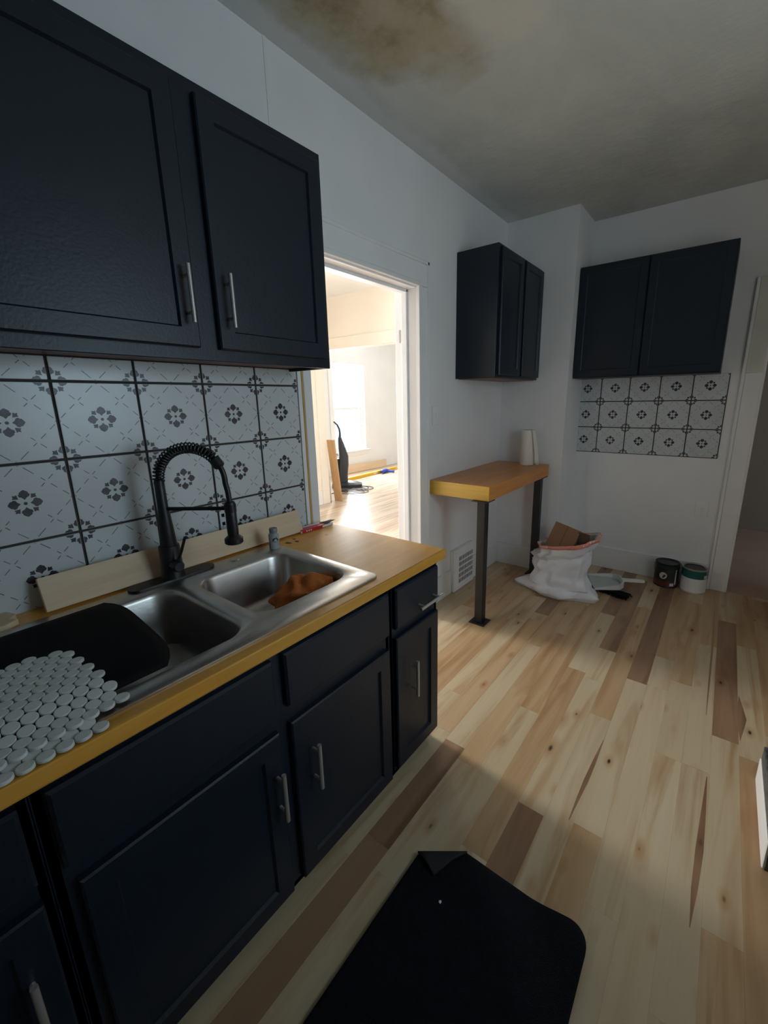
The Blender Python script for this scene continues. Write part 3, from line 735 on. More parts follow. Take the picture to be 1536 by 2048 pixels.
# small grey bottle
bo = tag(empty('small_bottle', (.172, 1.968, CZ+.0078)), 'small grey metal bottle with black and red label by the sink corner', 'bottle')
bm = bmesh.new(); lathe(bm, [(0, 0), (.0195, 0), (.0205, .002), (.0205, .054), (.019, .059), (.0145, .064), (.0145, .067), (0, .067)], 24); new_obj('body', bm, M['can_grey'], bo, True)
bm = bmesh.new(); lathe(bm, [(0, .066), (.0155, .066), (.0160, .068), (.0160, .080), (.0145, .0825), (0, .0825)], 20); new_obj('cap', bm, M['can_cap'], bo, True)
def wrap_patch(bm, r, a0, a1, z0, z1, n=8, mi=0, shape=None):
    if shape: 
        vs = [bm.verts.new((r*math.cos(a), r*math.sin(a), z)) for a, z in shape]; f = bm.faces.new(vs); f.material_index = mi; return
    for i in range(n):
        t0, t1 = a0+(a1-a0)*i/n, a0+(a1-a0)*(i+1)/n
        f = bm.faces.new([bm.verts.new((r*math.cos(t), r*math.sin(t), z)) for t, z in ((t0, z0), (t1, z0), (t1, z1), (t0, z1))]); f.material_index = mi
bm = bmesh.new(); a = -.35
wrap_patch(bm, .0212, 0, 0, 0, 0, shape=[(a+.55*math.cos(t), .038+.009*math.sin(t)) for t in [2*PI*i/12 for i in range(12)]])
new_obj('label_mark', bm, M['label_dark'], bo)['label'] = 'black oval label mark'
bm = bmesh.new(); wrap_patch(bm, .02085, -1.6, -1.45, .006, .030, 2); new_obj('label_stripe', bm, M['label_red'], bo)['label'] = 'red label stripe'
bm = bmesh.new(); wrap_patch(bm, .0209, -.25, -.12, .044, .053, 2); new_obj('label_dash', bm, M['label_red'], bo)['label'] = 'short red label dash'
# red and white packet against the wall
pk = tag(empty('red_packet', (.075, 2.262, CZ+.001), -.06), 'flat red and white packet at the back of the counter by the casing', 'packet')
bm = bmesh.new(); box(bm, -.030, .032, -.098, .085, 0, .010, .001); new_obj('card', bm, M['label_white'], pk)
bm = bmesh.new(); prism(bm, [(.0, -.094), (.0325, -.094), (.0325, .02), (.012, .075), (.0, .075)], 2, .0102, .0135); prism(bm, [(.033, .0012), (.033, .0098)][:0] or [(-.094, .001), (.02, .001), (.02, .0128), (-.094, .0128)], 0, .0322, .0336); new_obj('front', bm, M['red'], pk)['label'] = 'red printed face'
bm = bmesh.new()
for yy in (-.072, -.06, -.048): box(bm, .0337, .0340, yy, yy+.006, .004, .010)
new_obj('print', bm, M['label_white'], pk)
bm = bmesh.new(); prism(bm, [(-.004, .03), (.030, .05), (.014, .112), (-.004, .10)], 2, .0138, .0155); new_obj('flap', bm, M['black_plastic'], pk)

# black plastic tray over the second bowl
bm = bmesh.new(); nx_, ny_ = 16, 20; x0, x1, y0, y1 = .165, .628, .86, 1.412
grid = []
for i in range(nx_+1):
    row = []
    for j in range(ny_+1):
        u, v = i/nx_, j/ny_
        lim = y1-.035*(abs(2*u-1)**5)-.03*u
        xx = x0+(x1-x0)*u; yy = y0+(lim-y0)*v
        e = min(1, min(u, 1-u)/.14); e2 = min(1, (1-v)/.16)
        z = .012+.014*math.sin(PI/2*e)*1.0*math.sin(PI/2*e2)+.004*math.sin(PI*u)*(1-v)
        row.append(bm.verts.new((xx, yy, z)))
    grid.append(row)
for i in range(nx_):
    for j in range(ny_): bm.faces.new((grid[i][j], grid[i+1][j], grid[i+1][j+1], grid[i][j+1]))
tray = new_obj('sink_tray', bm, M['black_plastic'], None, True, (0, 0, CZ))
md = tray.modifiers.new('thick', 'SOLIDIFY'); md.thickness = .004; md.offset = -1
tag(tray, 'domed black plastic tray lying over the second sink bowl', 'tray')

# penny-tile sheets
def penny_src():
    bm = bmesh.new(); n = 16; r = .0130
    lathe(bm, [(r, 0), (r, .0045), (r-.0012, .0056), (0, .0058)], n); return new_obj('penny_tile', bm, M['penny'], None, True)
penny0 = None
def penny_sheet(label, org, ang, nu, nv, zfun, keep, drop=()):
    global penny0
    sh = tag(empty('mosaic_sheet', (org[0], org[1], CZ), ang), label, 'mosaic tile', 'white penny tile sheets on the counter')
    p = .0266; bmn = bmesh.new(); cnt = 0
    ca, sa = math.cos(ang), math.sin(ang)
    for i in range(nu):
        for j in range(nv):
            lx = -(j*p*.866); ly = -(i*p+(p/2 if j % 2 else 0))
            wx, wy = org[0]+lx*ca-ly*sa, org[1]+lx*sa+ly*ca
            if not keep(wx, wy) or (i, j) in drop: continue
            z = zfun(wx, wy)
            zx, zy = (zfun(wx+.004, wy)-zfun(wx-.004, wy))/.008, (zfun(wx, wy+.004)-zfun(wx, wy-.004))/.008
            if penny0 is None: penny0 = penny_src(); o = penny0
            else: o = penny0.copy(); COL.objects.link(o)
            o.parent = sh; o.location = (lx, ly, z+.0012)
            nrm = Vector((-zx, -zy, 1)).normalized(); nl = Vector((nrm.x*ca+nrm.y*sa, -nrm.x*sa+nrm.y*ca, nrm.z))
            o.rotation_euler = Vector((0, 0, 1)).rotation_difference(nl).to_euler()
            cnt += 1
            # mesh backing patch beneath
            R = p*.45
            f = bmn.faces.new([bmn.verts.new((lx+R*math.cos(a), ly+R*math.sin(a), z+.0008)) for a in [PI/6+PI/3*q for q in range(6)]])
    new_obj('mesh_backing', bmn, M['mesh_back'], sh)
    return sh
def sm(t): t = max(0, min(1, t)); return t*t*(3-2*t)
def ztop(x, y): return .0145+.0175*sm((.672-x)/.09)
def zlow(x, y): return .0035 if x > .692 else .0075
penny_sheet('white penny tile sheet draped over the black tray', (.676, 1.240), .10, 13, 14, ztop, lambda x, y: y > .86 and x > .405)
penny_sheet('white penny tile sheet lying underneath at the counter edge', (.7145, 1.190), .03, 12, 2, zlow, lambda x, y: y > .86)

# orange towel crumpled in the bowl
bm = bmesh.new(); bmesh.ops.create_icosphere(bm, subdivisions=5, radius=1)
for v in bm.verts:
    d = v.co.normalized(); n1 = noise.noise(d*1.3+Vector((3, 1, 7)))
    f1 = math.sin(7*(d.x*.8+d.y*.5+d.z*.3)+5*noise.noise(d*1.1+Vector((2, 2, 9)))); f2 = math.sin(9*(d.y*.9-d.x*.3)+6*noise.noise(d*1.4+Vector((8, 0, 4))))
    s = .92+.22*n1+.11*f1+.08*f2+.03*noise.noise(d*7)
    v.co = Vector((d.x*.125*s, d.y*.098*s, max(-.042, d.z*.072*s)))
from mathutils import Euler
_tm = Matrix.Translation((.478, 1.852, CZ-.078)) @ Euler((.20, -.28, .25)).to_matrix().to_4x4()
for v in bm.verts:       # keep the cloth inside the bowl's walls
    p = _tm @ v.co; x_, y_ = p.x, p.y; ax, ay = .520, 1.877
    if x_ > ax and y_ > ay:
        d_ = Vector((x_-ax, y_-ay)); L_ = d_.length
        if L_ > .054: d_ *= .054/L_; x_, y_ = ax+d_.x, ay+d_.y
    p.x = min(max(x_, .262), .574); p.y = min(max(y_, 1.66), 1.931); p.z = max(p.z, CZ-.1625+max(0, (p.x-.545))*1.2+max(0, p.y-1.90)*1.2)
    v.co = p-Vector((.478, 1.852, CZ-.16))
tw = tag(new_obj('dish_towel', bm, M['towel'], None, True, (.478, 1.852, CZ-.16)), 'crumpled orange dish towel lying in the sink bowl', 'towel')

# ------------------------------------------------------------------ breakfast bar
TX, TY0, TY1, TZ, TT = .446, 3.334, 4.425, .934, .093
off = (.22, 3.88, 0); tb = tag(empty('bar_table', off), 'thick amber pine bar table on two black steel posts', 'table')
bm = bmesh.new(); fs = box(bm, .002-off[0], TX-off[0], TY0-off[1], TY1-off[1], TZ-TT, TZ, .004, 0, 2)
bm.normal_update()
for f in bm.faces:
    if f.normal.y < -.8: f.material_index = 1
new_obj('tabletop', bm, [M['table'], M['table_lit_end']], tb)
for lx, ly in ((.3935, 3.362), (.3935, 4.352)):
    bm = bmesh.new(); a = .0275
    box(bm, lx-a-off[0], lx+a-off[0], ly-a-off[1], ly+a-off[1], .006, TZ-TT, .003)
    lg = new_obj('leg', bm, M['black_metal'], tb)
    bm = bmesh.new(); a = .055; box(bm, lx-a-off[0], lx+a-off[0], ly-a-off[1], ly+a-off[1], 0, .006, .001); new_obj('foot_plate', bm, M['black_metal'], lg)
    bm = bmesh.new(); box(bm, lx-a-off[0], lx+a-off[0], ly-a-off[1], ly+a-off[1], TZ-TT-.005, TZ-TT-.0002, .001); new_obj('top_plate', bm, M['black_metal'], lg)
pt = tag(empty('paper_towel_roll', (.292, 4.335, TZ)), 'white paper towel roll standing on the bar table', 'paper towel')
bm = bmesh.new(); lathe(bm, [(.02, .275), (.02, 0), (.054, 0), (.055, .002), (.055, .275), (.054, .277), (.02, .277)], 32); new_obj('roll', bm, M['paper'], pt, True)
bm = bmesh.new()
rows = []
for i in range(7):
    t = i/6; z = .276-.274*t
    rows.append([bm.verts.new((.050+.046*t*.9+.010*t*s_, -.010+.02*s_+.016*math.sin(2.4*t+1.3*s_), z)) for s_ in (-1, -.5, 0, .5, 1)])
for A, C in zip(rows, rows[1:]):
    for i in range(4): bm.faces.new((A[i], A[i+1], C[i+1], C[i]))
ls = new_obj('loose_sheet', bm, M['paper'], pt, True); ls.modifiers.new('t', 'SOLIDIFY').thickness = .0012
ls['label'] = 'loose sheet hanging from the roll'

# ------------------------------------------------------------------ wall fittings
sw = tag(empty('light_switch', (.0, 3.415, 1.355)), 'white light switch plate on the wall beside the doorway casing', 'switch')
bm = bmesh.new(); box(bm, .0005, .007, -.040, .040, -.062, .062, .003, 0, 2); new_obj('plate', bm, M['trim'], sw, True)
bm = bmesh.new(); box(bm, .0065, .013, -.006, .006, -.010, .014, .001); new_obj('toggle', bm, M['trim'], sw)
wp = tag(empty('wall_plate', (1.482, FY, .62)), 'blank white cover plate low on the far wall', 'wall plate')
bm = bmesh.new(); box(bm, -.040, .040, -.006, -.0005, -.060, .060, .003, 0, 2); new_obj('plate', bm, M['wall'], wp, True)
bm = bmesh.new()
for zz in (.04, -.04): lathe(bm, [(0, .0), (.003, 0), (.004, -.001)], 8, (0, 0, 0))
for v in bm.verts: v.co = Vector((v.co.x, -.0065+v.co.z*.3, v.co.y))
new_obj('screw', bm, M['trim'], wp)
vn = tag(empty('floor_vent', (.0, 3.787, .0)), 'white slotted heating register set in the baseboard under the bar', 'vent')
VY0, VY1, VZ1 = -.160, .160, .340
bm = bmesh.new(); box(bm, .0005, .030, VY0, VY1, .004, VZ1, .004); new_obj('back_panel', bm, M['trim'], vn)
gy0, gy1, gz0, gz1 = -.075, .150, .045, .275; rows_n, cols_n = 5, 12
slots = bmesh.new()
for r in range(rows_n):
    for c in range(cols_n):
        ya = gy0+(gy1-gy0)*(c+.22)/cols_n; yb = gy0+(gy1-gy0)*(c+.80)/cols_n; za = gz0+(gz1-gz0)*(r+.14)/rows_n; zb = gz0+(gz1-gz0)*(r+.86)/rows_n
        box(slots, .0302, .0314, ya, yb, za, zb)
so = new_obj('slots', slots, M['slot'], vn); so['kind'] = 'stuff'; so['label'] = 'dark slots of the register'
bars = bmesh.new()
for r in range(rows_n+1): z = gz0+(gz1-gz0)*r/rows_n; box(bars, .030, .0322, gy0-.006, gy1+.004, z-.006, z+.006)
for c in range(cols_n+1): y = gy0+(gy1-gy0)*c/cols_n; box(bars, .030, .0320, y-.0040, y+.0040, gz0, gz1)
new_obj('grille', bars, M['trim'], vn)
bm = bmesh.new(); box(bm, .030, .038, VY0, VY0+.03, .004, VZ1, .003); box(bm, .030, .038, VY0+.03, VY1, VZ1-.035, VZ1, .003); box(bm, .030, .038, VY0+.03, VY1, .004, .03, .003); new_obj('frame', bm, M['trim'], vn)

# ------------------------------------------------------------------ trash bag and what it holds
BG = (.680, 4.115, 0)
bg = tag(empty('trash_bag', BG), 'white drawstring trash bag slumped open on the floor beside the bar', 'bag')
def bag_ring(t, n=72):
    # t 0 floor .. 1 rim ; returns ring of points in local coordinates
    prof = [(0, .235, .130, -.005, .0), (.08, .265, .155, -.005, .0), (.25, .225, .150, .0, .01), (.42, .195, .140, .0, .02), (.60, .215, .150, -.01, .03), (.72, .225, .155, -.01, .035), (.85, .205, .15, .035, .03), (1, .218, .150, .040, .02)]
    for a, b in zip(prof, prof[1:]):
        if a[0] <= t <= b[0]:
            f = (t-a[0])/(b[0]-a[0]); f = f*f*(3-2*f); p = [a[i]+(b[i]-a[i])*f for i in range(5)]; break
    out = []
    for k in range(n):
        th = 2*PI*k/n; c, s = math.cos(th), math.sin(th)
        sq = 1+.10*math.cos(4*th)*(-1 if t > .2 else 1)*(1-t)*.8
        q = Vector((c*1.6, s*1.6, t*3.2))
        wr = noise.noise(q*1.3+Vector((5, 2, 1)))*.030+noise.noise(q*3.1)*.016+.008*math.sin(9*th+6*t+2*math.sin(3*th))*(1 if .1 < t < .9 else .4)
        if t < .02: wr *= .5
        ztilt = .062*c*(t**2)+.012*s*(t**2)+.02*noise.noise(Vector((c*1.2, s*1.2, 9)))*t
        fold = -.02*math.exp(-((t-.70-.06*c)/.05)**2)
        x = p[3]+(p[1]*sq+wr+fold)*c; y = p[4]+(p[2]*sq+wr*.8+fold)*s
        # pinched corner lying out on the floor on the west side and at the east front
        if t < .22:
            g = (1-t/.22)
            x += -.075*g*math.exp(-((th-PI*1.06)/.30)**2)+.055*g*math.exp(-(((th+PI) % (2*PI)-PI+.42)/.35)**2)
        out.append(Vector((x, y, .002+.425*t+ztilt)))
    return out
bm = bmesh.new(); rings = []
for i in range(30): rings.append([bm.verts.new(p) for p in bag_ring(i/29)])
for A, C in zip(rings, rings[1:]):
    for k in range(72): bm.faces.new((A[k], A[(k+1) % 72], C[(k+1) % 72], C[k]))
bm.faces.new(rings[0][::-1])
bo_ = new_obj('bag_film', bm, M['bag'], bg, True); s_ = bo_.modifiers.new('t', 'SOLIDIFY'); s_.thickness = .002; s_.offset = -1
bm = bmesh.new(); R1, R0 = bag_ring(1.0), bag_ring(.94)
cen = Vector((.04, .02, 0)); A, C = [], []
for p, q in zip(R1, R0):
    d = (p-Vector((cen.x, cen.y, p.z))).normalized()
    A.append(bm.verts.new(p+d*.003+Vector((0, 0, .006)))); C.append(bm.verts.new(q+d*.004))
for k in range(72): bm.faces.new((A[k], A[(k+1) % 72], C[(k+1) % 72], C[k]))
db = new_obj('drawstring_band', bm, M['band'], bg, True); s_ = db.modifiers.new('t', 'SOLIDIFY'); s_.thickness = .0016; db['label'] = 'salmon pink drawstring hem'
bm = bmesh.new(); tube(bm, [(.10, -.125, .405), (.12, -.128, .425), (.15, -.12, .43), (.165, -.112, .445)], [.006, .008, .007, .004], 8); new_obj('drawstring', bm, M['band'], bg, True)
cb = tag(empty('cardboard_box', (.655, 4.130, .33), .5), 'tan cardboard box poking out of the trash bag', 'box')
bm = bmesh.new(); box(bm, -.10, .095, -.035, .035, 0, .195, .001); o = new_obj('carton', bm, M['card'], cb)
bm = bmesh.new(); box(bm, -.002, .002, -.0362, .0362, .002, .1965); new_obj('seam', bm, M['card_dark'], cb)
cb.rotation_euler = (-.42, .22, -.12)
cb2 = tag(empty('cardboard_piece', (.810, 4.165, .385)), 'dark brown cardboard flap deeper in the trash bag', 'cardboard')
bm = bmesh.new(); box(bm, -.036, .050, -.004, .004, 0, .105, .001); new_obj('sheet', bm, M['card_dark'], cb2)
cb2.rotation_euler = (.12, .08, -.15)

# ------------------------------------------------------------------ dustpan and brush
ang = math.atan2(.20, .278)
dp = tag(empty('dustpan', (.950, 4.420, .030), .42), 'white and grey dustpan lying on its brush beside the trash bag', 'dustpan')
bm = bmesh.new(); prism(bm, [(-.125, -.155), (.085, -.120), (.125, -.06), (.125, .06), (.085, .125), (-.125, .155)], 2, .0, .004); new_obj('tray', bm, M['pan'], dp)
bm = bmesh.new()
path = [(-.125, -.157), (.085, -.124), (.128, -.062), (.128, .062), (.085, .127), (-.125, .157)]; hts = [.012, .04, .05, .05, .04, .012]
for (p, q, h0, h1) in zip(path, path[1:], hts, hts[1:]):
    d = Vector((q[0]-p[0], q[1]-p[1], 0)).normalized(); nn = Vector((d.y, -d.x, 0))*.009
    vs = []
    for (pt_, h) in ((p, h0), (q, h1)):
        for off_ in (0, 1):
            for z in (-.001, h): vs.append(bm.verts.new(Vector((pt_[0], pt_[1], z))+nn*off_))
    for f in ((0, 1, 5, 4), (2, 6, 7, 3), (1, 3, 7, 5), (0, 4, 6, 2), (0, 2, 3, 1), (4, 5, 7, 6)): bm.faces.new([vs[i] for i in f])
new_obj('rim', bm, M['white_plastic'], dp)
bm = bmesh.new(); prism(bm, [(.128, -.022), (.30, -.018), (.318, -.012), (.318, .012), (.30, .018), (.128, .022)], 2, .030, .046); new_obj('handle', bm, M['white_plastic'], dp)
dp.scale = (.86, .86, 1)
br = tag(empty('hand_brush', (1.045, 4.318, 0), -.25), 'black hand brush half hidden under the dustpan', 'brush')
bm = bmesh.new(); box(bm, -.10, .085, -.022, .022, .016, .029, .006, 0, 2); new_obj('block', bm, M['black_plastic'], br, True)
bm = bmesh.new()
rb = random.Random(2)
for i in range(16):
    for j in range(4):
        x_, y_ = -.092+i*.0115, -.017+j*.0115; tube(bm, [(x_, y_, .017), (x_+rb.uniform(-.006, .006), y_*1.7+rb.uniform(-.004, .004), .001)], [.003, .0045], 5)
bz_ = new_obj('bristles', bm, M['black_plastic'], br); bz_['kind'] = 'stuff'; br.scale = (1.15, 1.7, 1)

# ------------------------------------------------------------------ paint cans
def paint_can(cx, cy, label, top_m, body_m, kind):
    c = tag(empty('paint_can', (cx, cy, 0)), label, 'paint can', 'paint cans by the far wall')
    r, h = .0835, .192
    bm = bmesh.new(); lathe(bm, [(0, .003), (r-.003, .003), (r-.002, 0), (r, .002), (r, .006), (r-.0015, .008), (r-.0015, h-.008), (r, h-.006), (r, h-.001), (r-.003, h), (r-.006, h-.003), (r-.009, h-.006), (r-.010, h-.010)], 40); new_obj('body', bm, M['nickel'] if kind == 'b' else M['can_lid'], c, True)
    bm = bmesh.new(); lathe(bm, [(r-.010, h-.010), (r-.012, h-.004), (r-.018, h-.004), (r-.021, h-.008), (0, h-.008)], 36); new_obj('lid', bm, M['can_lid'], c, True)
    bm = bmesh.new()
    if kind == 'b':
        lathe(bm, [(r-.0008, .012), (r-.0008, .118), (r-.0008, .119), (r-.0008, h-.012)], 40, mis=[0, 0, 1]); new_obj('label_wrap', bm, [M['label_white'], M['teal']], c, True)['label'] = 'white paper label under a teal band'
        bm = bmesh.new(); wrap_patch(bm, r+.0004, -.75, -.35, .125, .150, 5); new_obj('label_mark', bm, M['emblem'], c)
    else:
        lathe(bm, [(r-.0008, .012), (r-.0008, .052), (r-.0008, .053), (r-.0008, h-.012)], 40, mis=[1, 1, 0]); new_obj('label_wrap', bm, [M['label_dark'], M['label_red']], c, True)['label'] = 'dark green label with a dark red lower band'
        bm = bmesh.new(); a = -1.75; wrap_patch(bm, r+.0006, 0, 0, 0, 0, shape=[(a+.32*math.cos(t), .098+.027*math.sin(t)) for t in [2*PI*i/20 for i in range(20)]]); new_obj('emblem', bm, M['emblem'], c)['label'] = 'pale round emblem'
        bm = bmesh.new(); wrap_patch(bm, r+.0004, -1.15, -.8, .018, .040, 5); wrap_patch(bm, r+.0004, -.72, -.6, .03, .15, 3); new_obj('label_mark', bm, M['label_white'], c)
    bm = bmesh.new()
    a0 = 2.6 if kind == 'b' else 2.9; ex = Vector((math.cos(a0), math.sin(a0), 0)); pts = []
    up = Vector((-ex.y, ex.x, 0))*.45+Vector((0, 0, .95 if kind == 'b' else -.62))
    up.normalize()
    if kind == 'b': up = (Vector((.25, .22, .9))).normalized()
    else: up = Vector((-.22, -.75, -.62)).normalized()
    RR = r+.004
    ht = h-.028
    for i in range(17):
        t = PI*i/16; pts.append(ex*RR*math.cos(t)+up*(RR*(.62 if kind == 'b' else 1.16))*math.sin(t)+Vector((0, 0, ht)))
    tube(bm, pts, .0016, 6); new_obj('bail_handle', bm, M['nickel'] if kind == 'b' else M['can_lid'], c, True)
    return c
paint_can(1.322, 4.742, 'dark green and red paint can with a pale round emblem by the far wall', None, None, 'a')
paint_can(1.502, 4.735, 'paint can with teal band and white label beside the far door casing', None, None, 'b')

# ------------------------------------------------------------------ black kitchen rug
bm = bmesh.new()
RX0, RX1, RY0, RY1 = .925, 1.432, .70, 1.977
A2, B2 = Vector((.923, 1.881)), Vector((1.053, 1.977))
nrm2 = Vector((-(B2-A2).y, (B2-A2).x)).normalized()
nu, nv = 40, 90; g = {}
def rug_z(x, y):
    cx = sm((x-1.25)/.17)*sm((y-1.72)/.24)
    return .004+.030*cx+.0015*noise.noise(Vector((x*9, y*9, 0)))
for i in range(nu+1):
    for j in range(nv+1):
        x = RX0+(RX1-RX0)*i/nu; y = RY0+(RY1-RY0)*j/nv
        # rounded corner on the far window side
        dx, dy = x-(RX1-.055), y-(RY1-.055)
        if dx > 0 and dy > 0:
            m_ = max(dx, dy); l_ = math.hypot(dx, dy); x = RX1-.055+dx*m_/l_; y = RY1-.055+dy*m_/l_
        if (Vector((x, y))-A2).dot(nrm2) > 0:       # fold line: clamp onto it
            d = (Vector((x, y))-A2).dot(nrm2); x -= nrm2.x*d; y -= nrm2.y*d
        g[i, j] = bm.verts.new((x, y, rug_z(x, y)))
for i in range(nu):
    for j in range(nv):
        try: bm.faces.new((g[i, j], g[i+1, j], g[i+1, j+1], g[i, j+1]))
        except ValueError: pass
bmesh.ops.dissolve_degenerate(bm, dist=1e-5, edges=bm.edges)
rug = tag(empty('floor_rug', (1.18, 1.4, 0)), 'black kitchen rug on the plank floor with one corner folded over', 'rug')
for v in bm.verts: v.co -= Vector((1.18, 1.4, 0))
o = new_obj('pile', bm, M['rug'], rug, True); s_ = o.modifiers.new('t', 'SOLIDIFY'); s_.thickness = .009; s_.offset = 1
o.data.update()
# folded-over corner flap
bm = bmesh.new(); C2 = Vector((1.004, 1.853)); rows = []
for i in range(9):
    row = []
    for j in range(9):
        u, v = i/8, j/8*(1)
        e = A2.lerp(B2, u); p = e.lerp(C2, v)
        row.append(bm.verts.new((p.x-1.18, p.y-1.4, .0135+.014*math.sin(PI*min(1, v*1.0))*(1-.4*v)+.004*v)))
    rows.append(row)
for A, C in zip(rows, rows[1:]):
    for j in range(8):
        try: bm.faces.new((A[j], C[j], C[j+1], A[j+1]))
        except ValueError: pass
bmesh.ops.remove_doubles(bm, verts=bm.verts, dist=1e-5)
o = new_obj('folded_corner', bm, M['rug_back'], rug, True); s_ = o.modifiers.new('t', 'SOLIDIFY'); s_.thickness = .006; s_.offset = 1; o['label'] = 'paler backing of the folded corner'
bm = bmesh.new(); bmesh.ops.create_icosphere(bm, subdivisions=2, radius=.0042)
for v in bm.verts: v.co.z *= .5; v.co *= 1+.3*noise.noise(v.co*400)
tag(new_obj('lint_speck', bm, M['lint'], None, True, (1.056, 1.806, .0162)), 'tiny white speck of lint on the black rug', 'lint')

# ------------------------------------------------------------------ carton at the right wall
cx0, cy0 = 1.815, 2.492
ca = tag(empty('carton', (cx0+.2, cy0+.2, 0)), 'low white carton with dark speckled front and lid on the plank floor', 'carton')
bm = bmesh.new(); box(bm, -.2, .25, -.198, .20, .003, .105, .003); new_obj('shell', bm, M['white_plastic'], ca)
bm = bmesh.new(); box(bm, -.193, .244, -.202, -.198, .004, .104, .001); new_obj('front_panel', bm, M['speckle'], ca)['label'] = 'dark speckled front'
bm = bmesh.new(); box(bm, -.196, .246, -.197, .195, .105, .165, .003); new_obj('lid', bm, M['speckle'], ca)['label'] = 'dark speckled lid'

# ------------------------------------------------------------------ things in the rooms beyond
VC = Vector((-3.66, 6.16, 0)); vr = tag(empty('vacuum_cleaner', VC, PI/4), 'black upright vacuum cleaner standing in the bright room beyond', 'vacuum')
def loft(bm, secs, n=20):
    """secs: (z, cx, cy, rx, ry, power)"""
    rings = []
    for z, cx, cy, rx, ry, p in secs:
        ring = []
        for k in range(n):
            t = 2*PI*k/n; c, s = math.cos(t), math.sin(t)
            ring.append(bm.verts.new((cx+rx*math.copysign(abs(c)**p, c), cy+ry*math.copysign(abs(s)**p, s), z)))
        rings.append(ring)
    for A, C in zip(rings, rings[1:]):
        for k in range(n): bm.faces.new((A[k], A[(k+1) % n], C[(k+1) % n], C[k]))
    bm.faces.new(rings[0][::-1]); bm.faces.new(rings[-1])
bm = bmesh.new(); loft(bm, [(.07, -.005, 0, .085, .10, .8), (.20, -.005, 0, .085, .10, .7), (.40, .015, 0, .088, .10, .7), (.54, .025, 0, .078, .085, .7), (.68, .0, 0, .06, .06, .8), (.80, -.022, 0, .038, .045, .9), (.86, -.028, 0, .026, .035, .9)]); new_obj('body', bm, M['vac'], vr, True)
bm = bmesh.new(); loft(bm, [(.16, -.075, -.02, .045, .07, .9), (.28, -.105, -.02, .055, .075, .9), (.42, -.105, -.02, .05, .07, .9), (.50, -.085, -.02, .03, .05, .9)]); new_obj('dust_cup', bm, M['vac'], vr, True)
bm = bmesh.new(); box(bm, -.150, -.118, -.095, -.06, .40, .47, .01); box(bm, -.10, -.07, -.10, -.06, .56, .60, .005); new_obj('latch', bm, M['vac_grey'], vr)
bm = bmesh.new(); tube(bm, [(-.028, 0, .84), (-.022, 0, .93), (-.03, 0, 1.0), (-.062, 0, 1.07), (-.118, 0, 1.125)], [.022, .016, .015, .014, .012], 12); new_obj('handle', bm, M['vac'], vr, True)
bm = bmesh.new(); loft(bm, [(.012, .06, -.03, .26, .15, .45), (.055, .06, -.03, .26, .15, .45), (.085, .03, -.02, .20, .12, .5), (.105, -.01, 0, .11, .09, .6)]); new_obj('floor_head', bm, M['vac'], vr, True)
bm = bmesh.new(); box(bm, -.178, -.11, -.165, -.13, .045, .085, .01); new_obj('bumper', bm, M['vac_grey'], vr)
for sx in (-.12, .12):
    bm = bmesh.new(); tube(bm, [(sx-.015, .11, .028), (sx+.015, .11, .028)], .027, 14); new_obj('wheel', bm, M['vac'], vr, True)
bm = bmesh.new(); pts = []
rc = random.Random(5)
for i in range(140):
    t = i/139*2*PI*4.2; r = .20+.07*math.sin(t*.37)+.03*math.sin(t*1.7)
    pts.append((.12+r*1.15*math.cos(t)+.1*i/139, -.33+r*.75*math.sin(t)-.14*math.sin(i*.035), .0075+.003*abs(math.sin(i*.9))))
pts += [(-.15, -.5, .006), (-.35, -.75, .006), (-.45, -.95, .006), (-.7, -1.05, .006)]
bm2 = bmesh.new(); tube(bm2, pts, .0060, 6); new_obj('power_cord', bm2, M['vac'], vr, True)
bm.free()
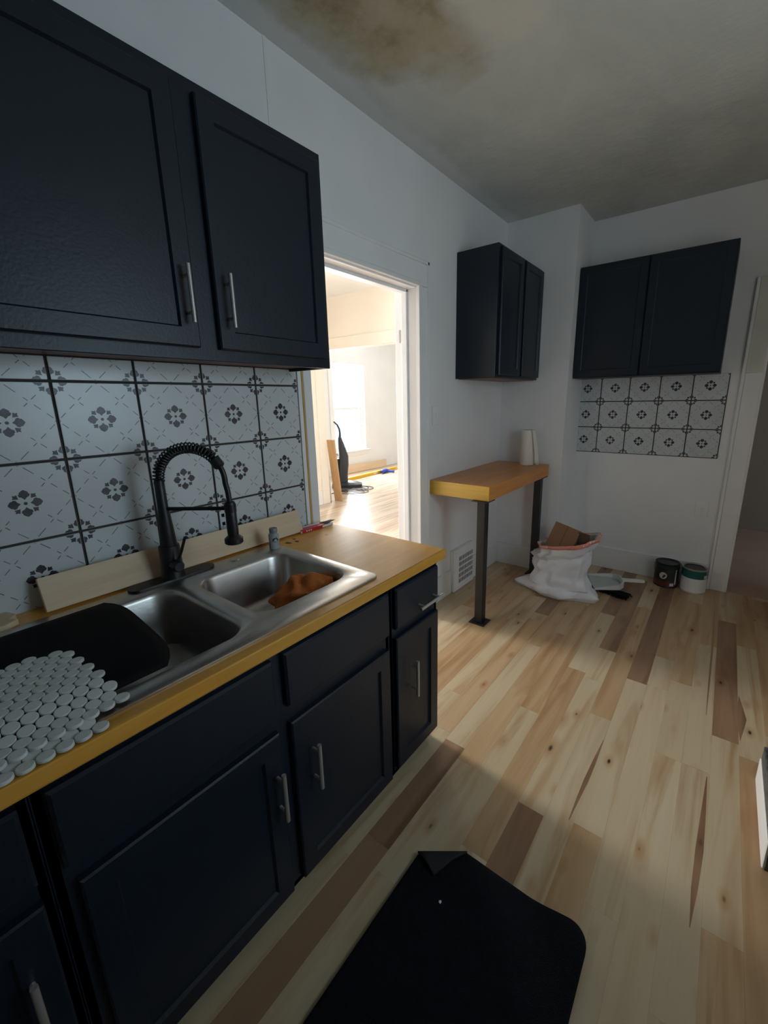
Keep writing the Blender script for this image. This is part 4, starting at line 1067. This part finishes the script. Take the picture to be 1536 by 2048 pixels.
def lean_board(name, label, y, x, w, t, h, mat, tilt):
    bm = bmesh.new(); box(bm, -w/2, w/2, -t/2, t/2, 0, h, .002)
    o = tag(new_obj(name, bm, mat, None, False, (x, y, .003)), label, 'board', 'boards leaning at the room opening'); o.rotation_euler = (tilt, 0, .18)
    return o
lean_board('leaning_board', 'brown board leaning at the opening beside the vacuum cleaner', 5.335, -2.945, .13, .022, .93, M['pine_brown'], .135)
lean_board('leaning_board', 'thin white board leaning behind the brown board', 5.262, -3.07, .09, .014, .80, M['trim'], .06)
bm = bmesh.new(); box(bm, -.011, .011, -.75, .75, 0, .17, .002)
tag(new_obj('pine_board', bm, M['pine_pale'], None, False, (-4.535, 7.65, .002)), 'pale board standing on edge against the wall under the bright window', 'board').rotation_euler = (0, -.06, -.02)
yb = tag(empty('spirit_level', (-4.03, 7.45, 0), .05), 'long yellow level lying on the floor beyond the vacuum cleaner', 'level')
bm = bmesh.new(); box(bm, -.026, .026, -.95, .95, 0, .012, .002); box(bm, -.006, .006, -.95, .95, .012, .046); box(bm, -.026, .026, -.95, .95, .046, .058, .002); new_obj('bar', bm, M['yellow'], yb)
bm = bmesh.new(); box(bm, -.0075, .0075, -.06, .06, .014, .044); box(bm, -.0075, .0075, .70, .80, .014, .044); new_obj('vial_window', bm, M['white_plastic'], yb)
tl = tag(empty('drill_tool', (-3.955, 7.66, 0), 1.75), 'small blue hand tool lying beside the yellow level', 'tool')
bm = bmesh.new(); tube(bm, [(-.13, 0, .04), (-.08, 0, .045), (.06, 0, .045), (.12, 0, .04)], [.028, .04, .04, .03], 14); new_obj('body', bm, M['blue'], tl, True)
bm = bmesh.new(); tube(bm, [(.05, 0, .04), (.07, -.09, .032), (.085, -.17, .03)], [.026, .022, .028], 12); new_obj('grip', bm, M['blue'], tl, True)
bm = bmesh.new(); tube(bm, [(-.13, 0, .04), (-.17, 0, .04), (-.20, 0, .04)], [.018, .02, .010], 12); new_obj('chuck', bm, M['vac'], tl, True)
hg = struct(new_obj('trim_hinge', (lambda b: (box(b, -.128, -.118, DY1-.006, DY1-.0025, 1.80, 1.875, .001), b)[1])(bmesh.new()), M['nickel']), 'old hinge leaf on the door lining')
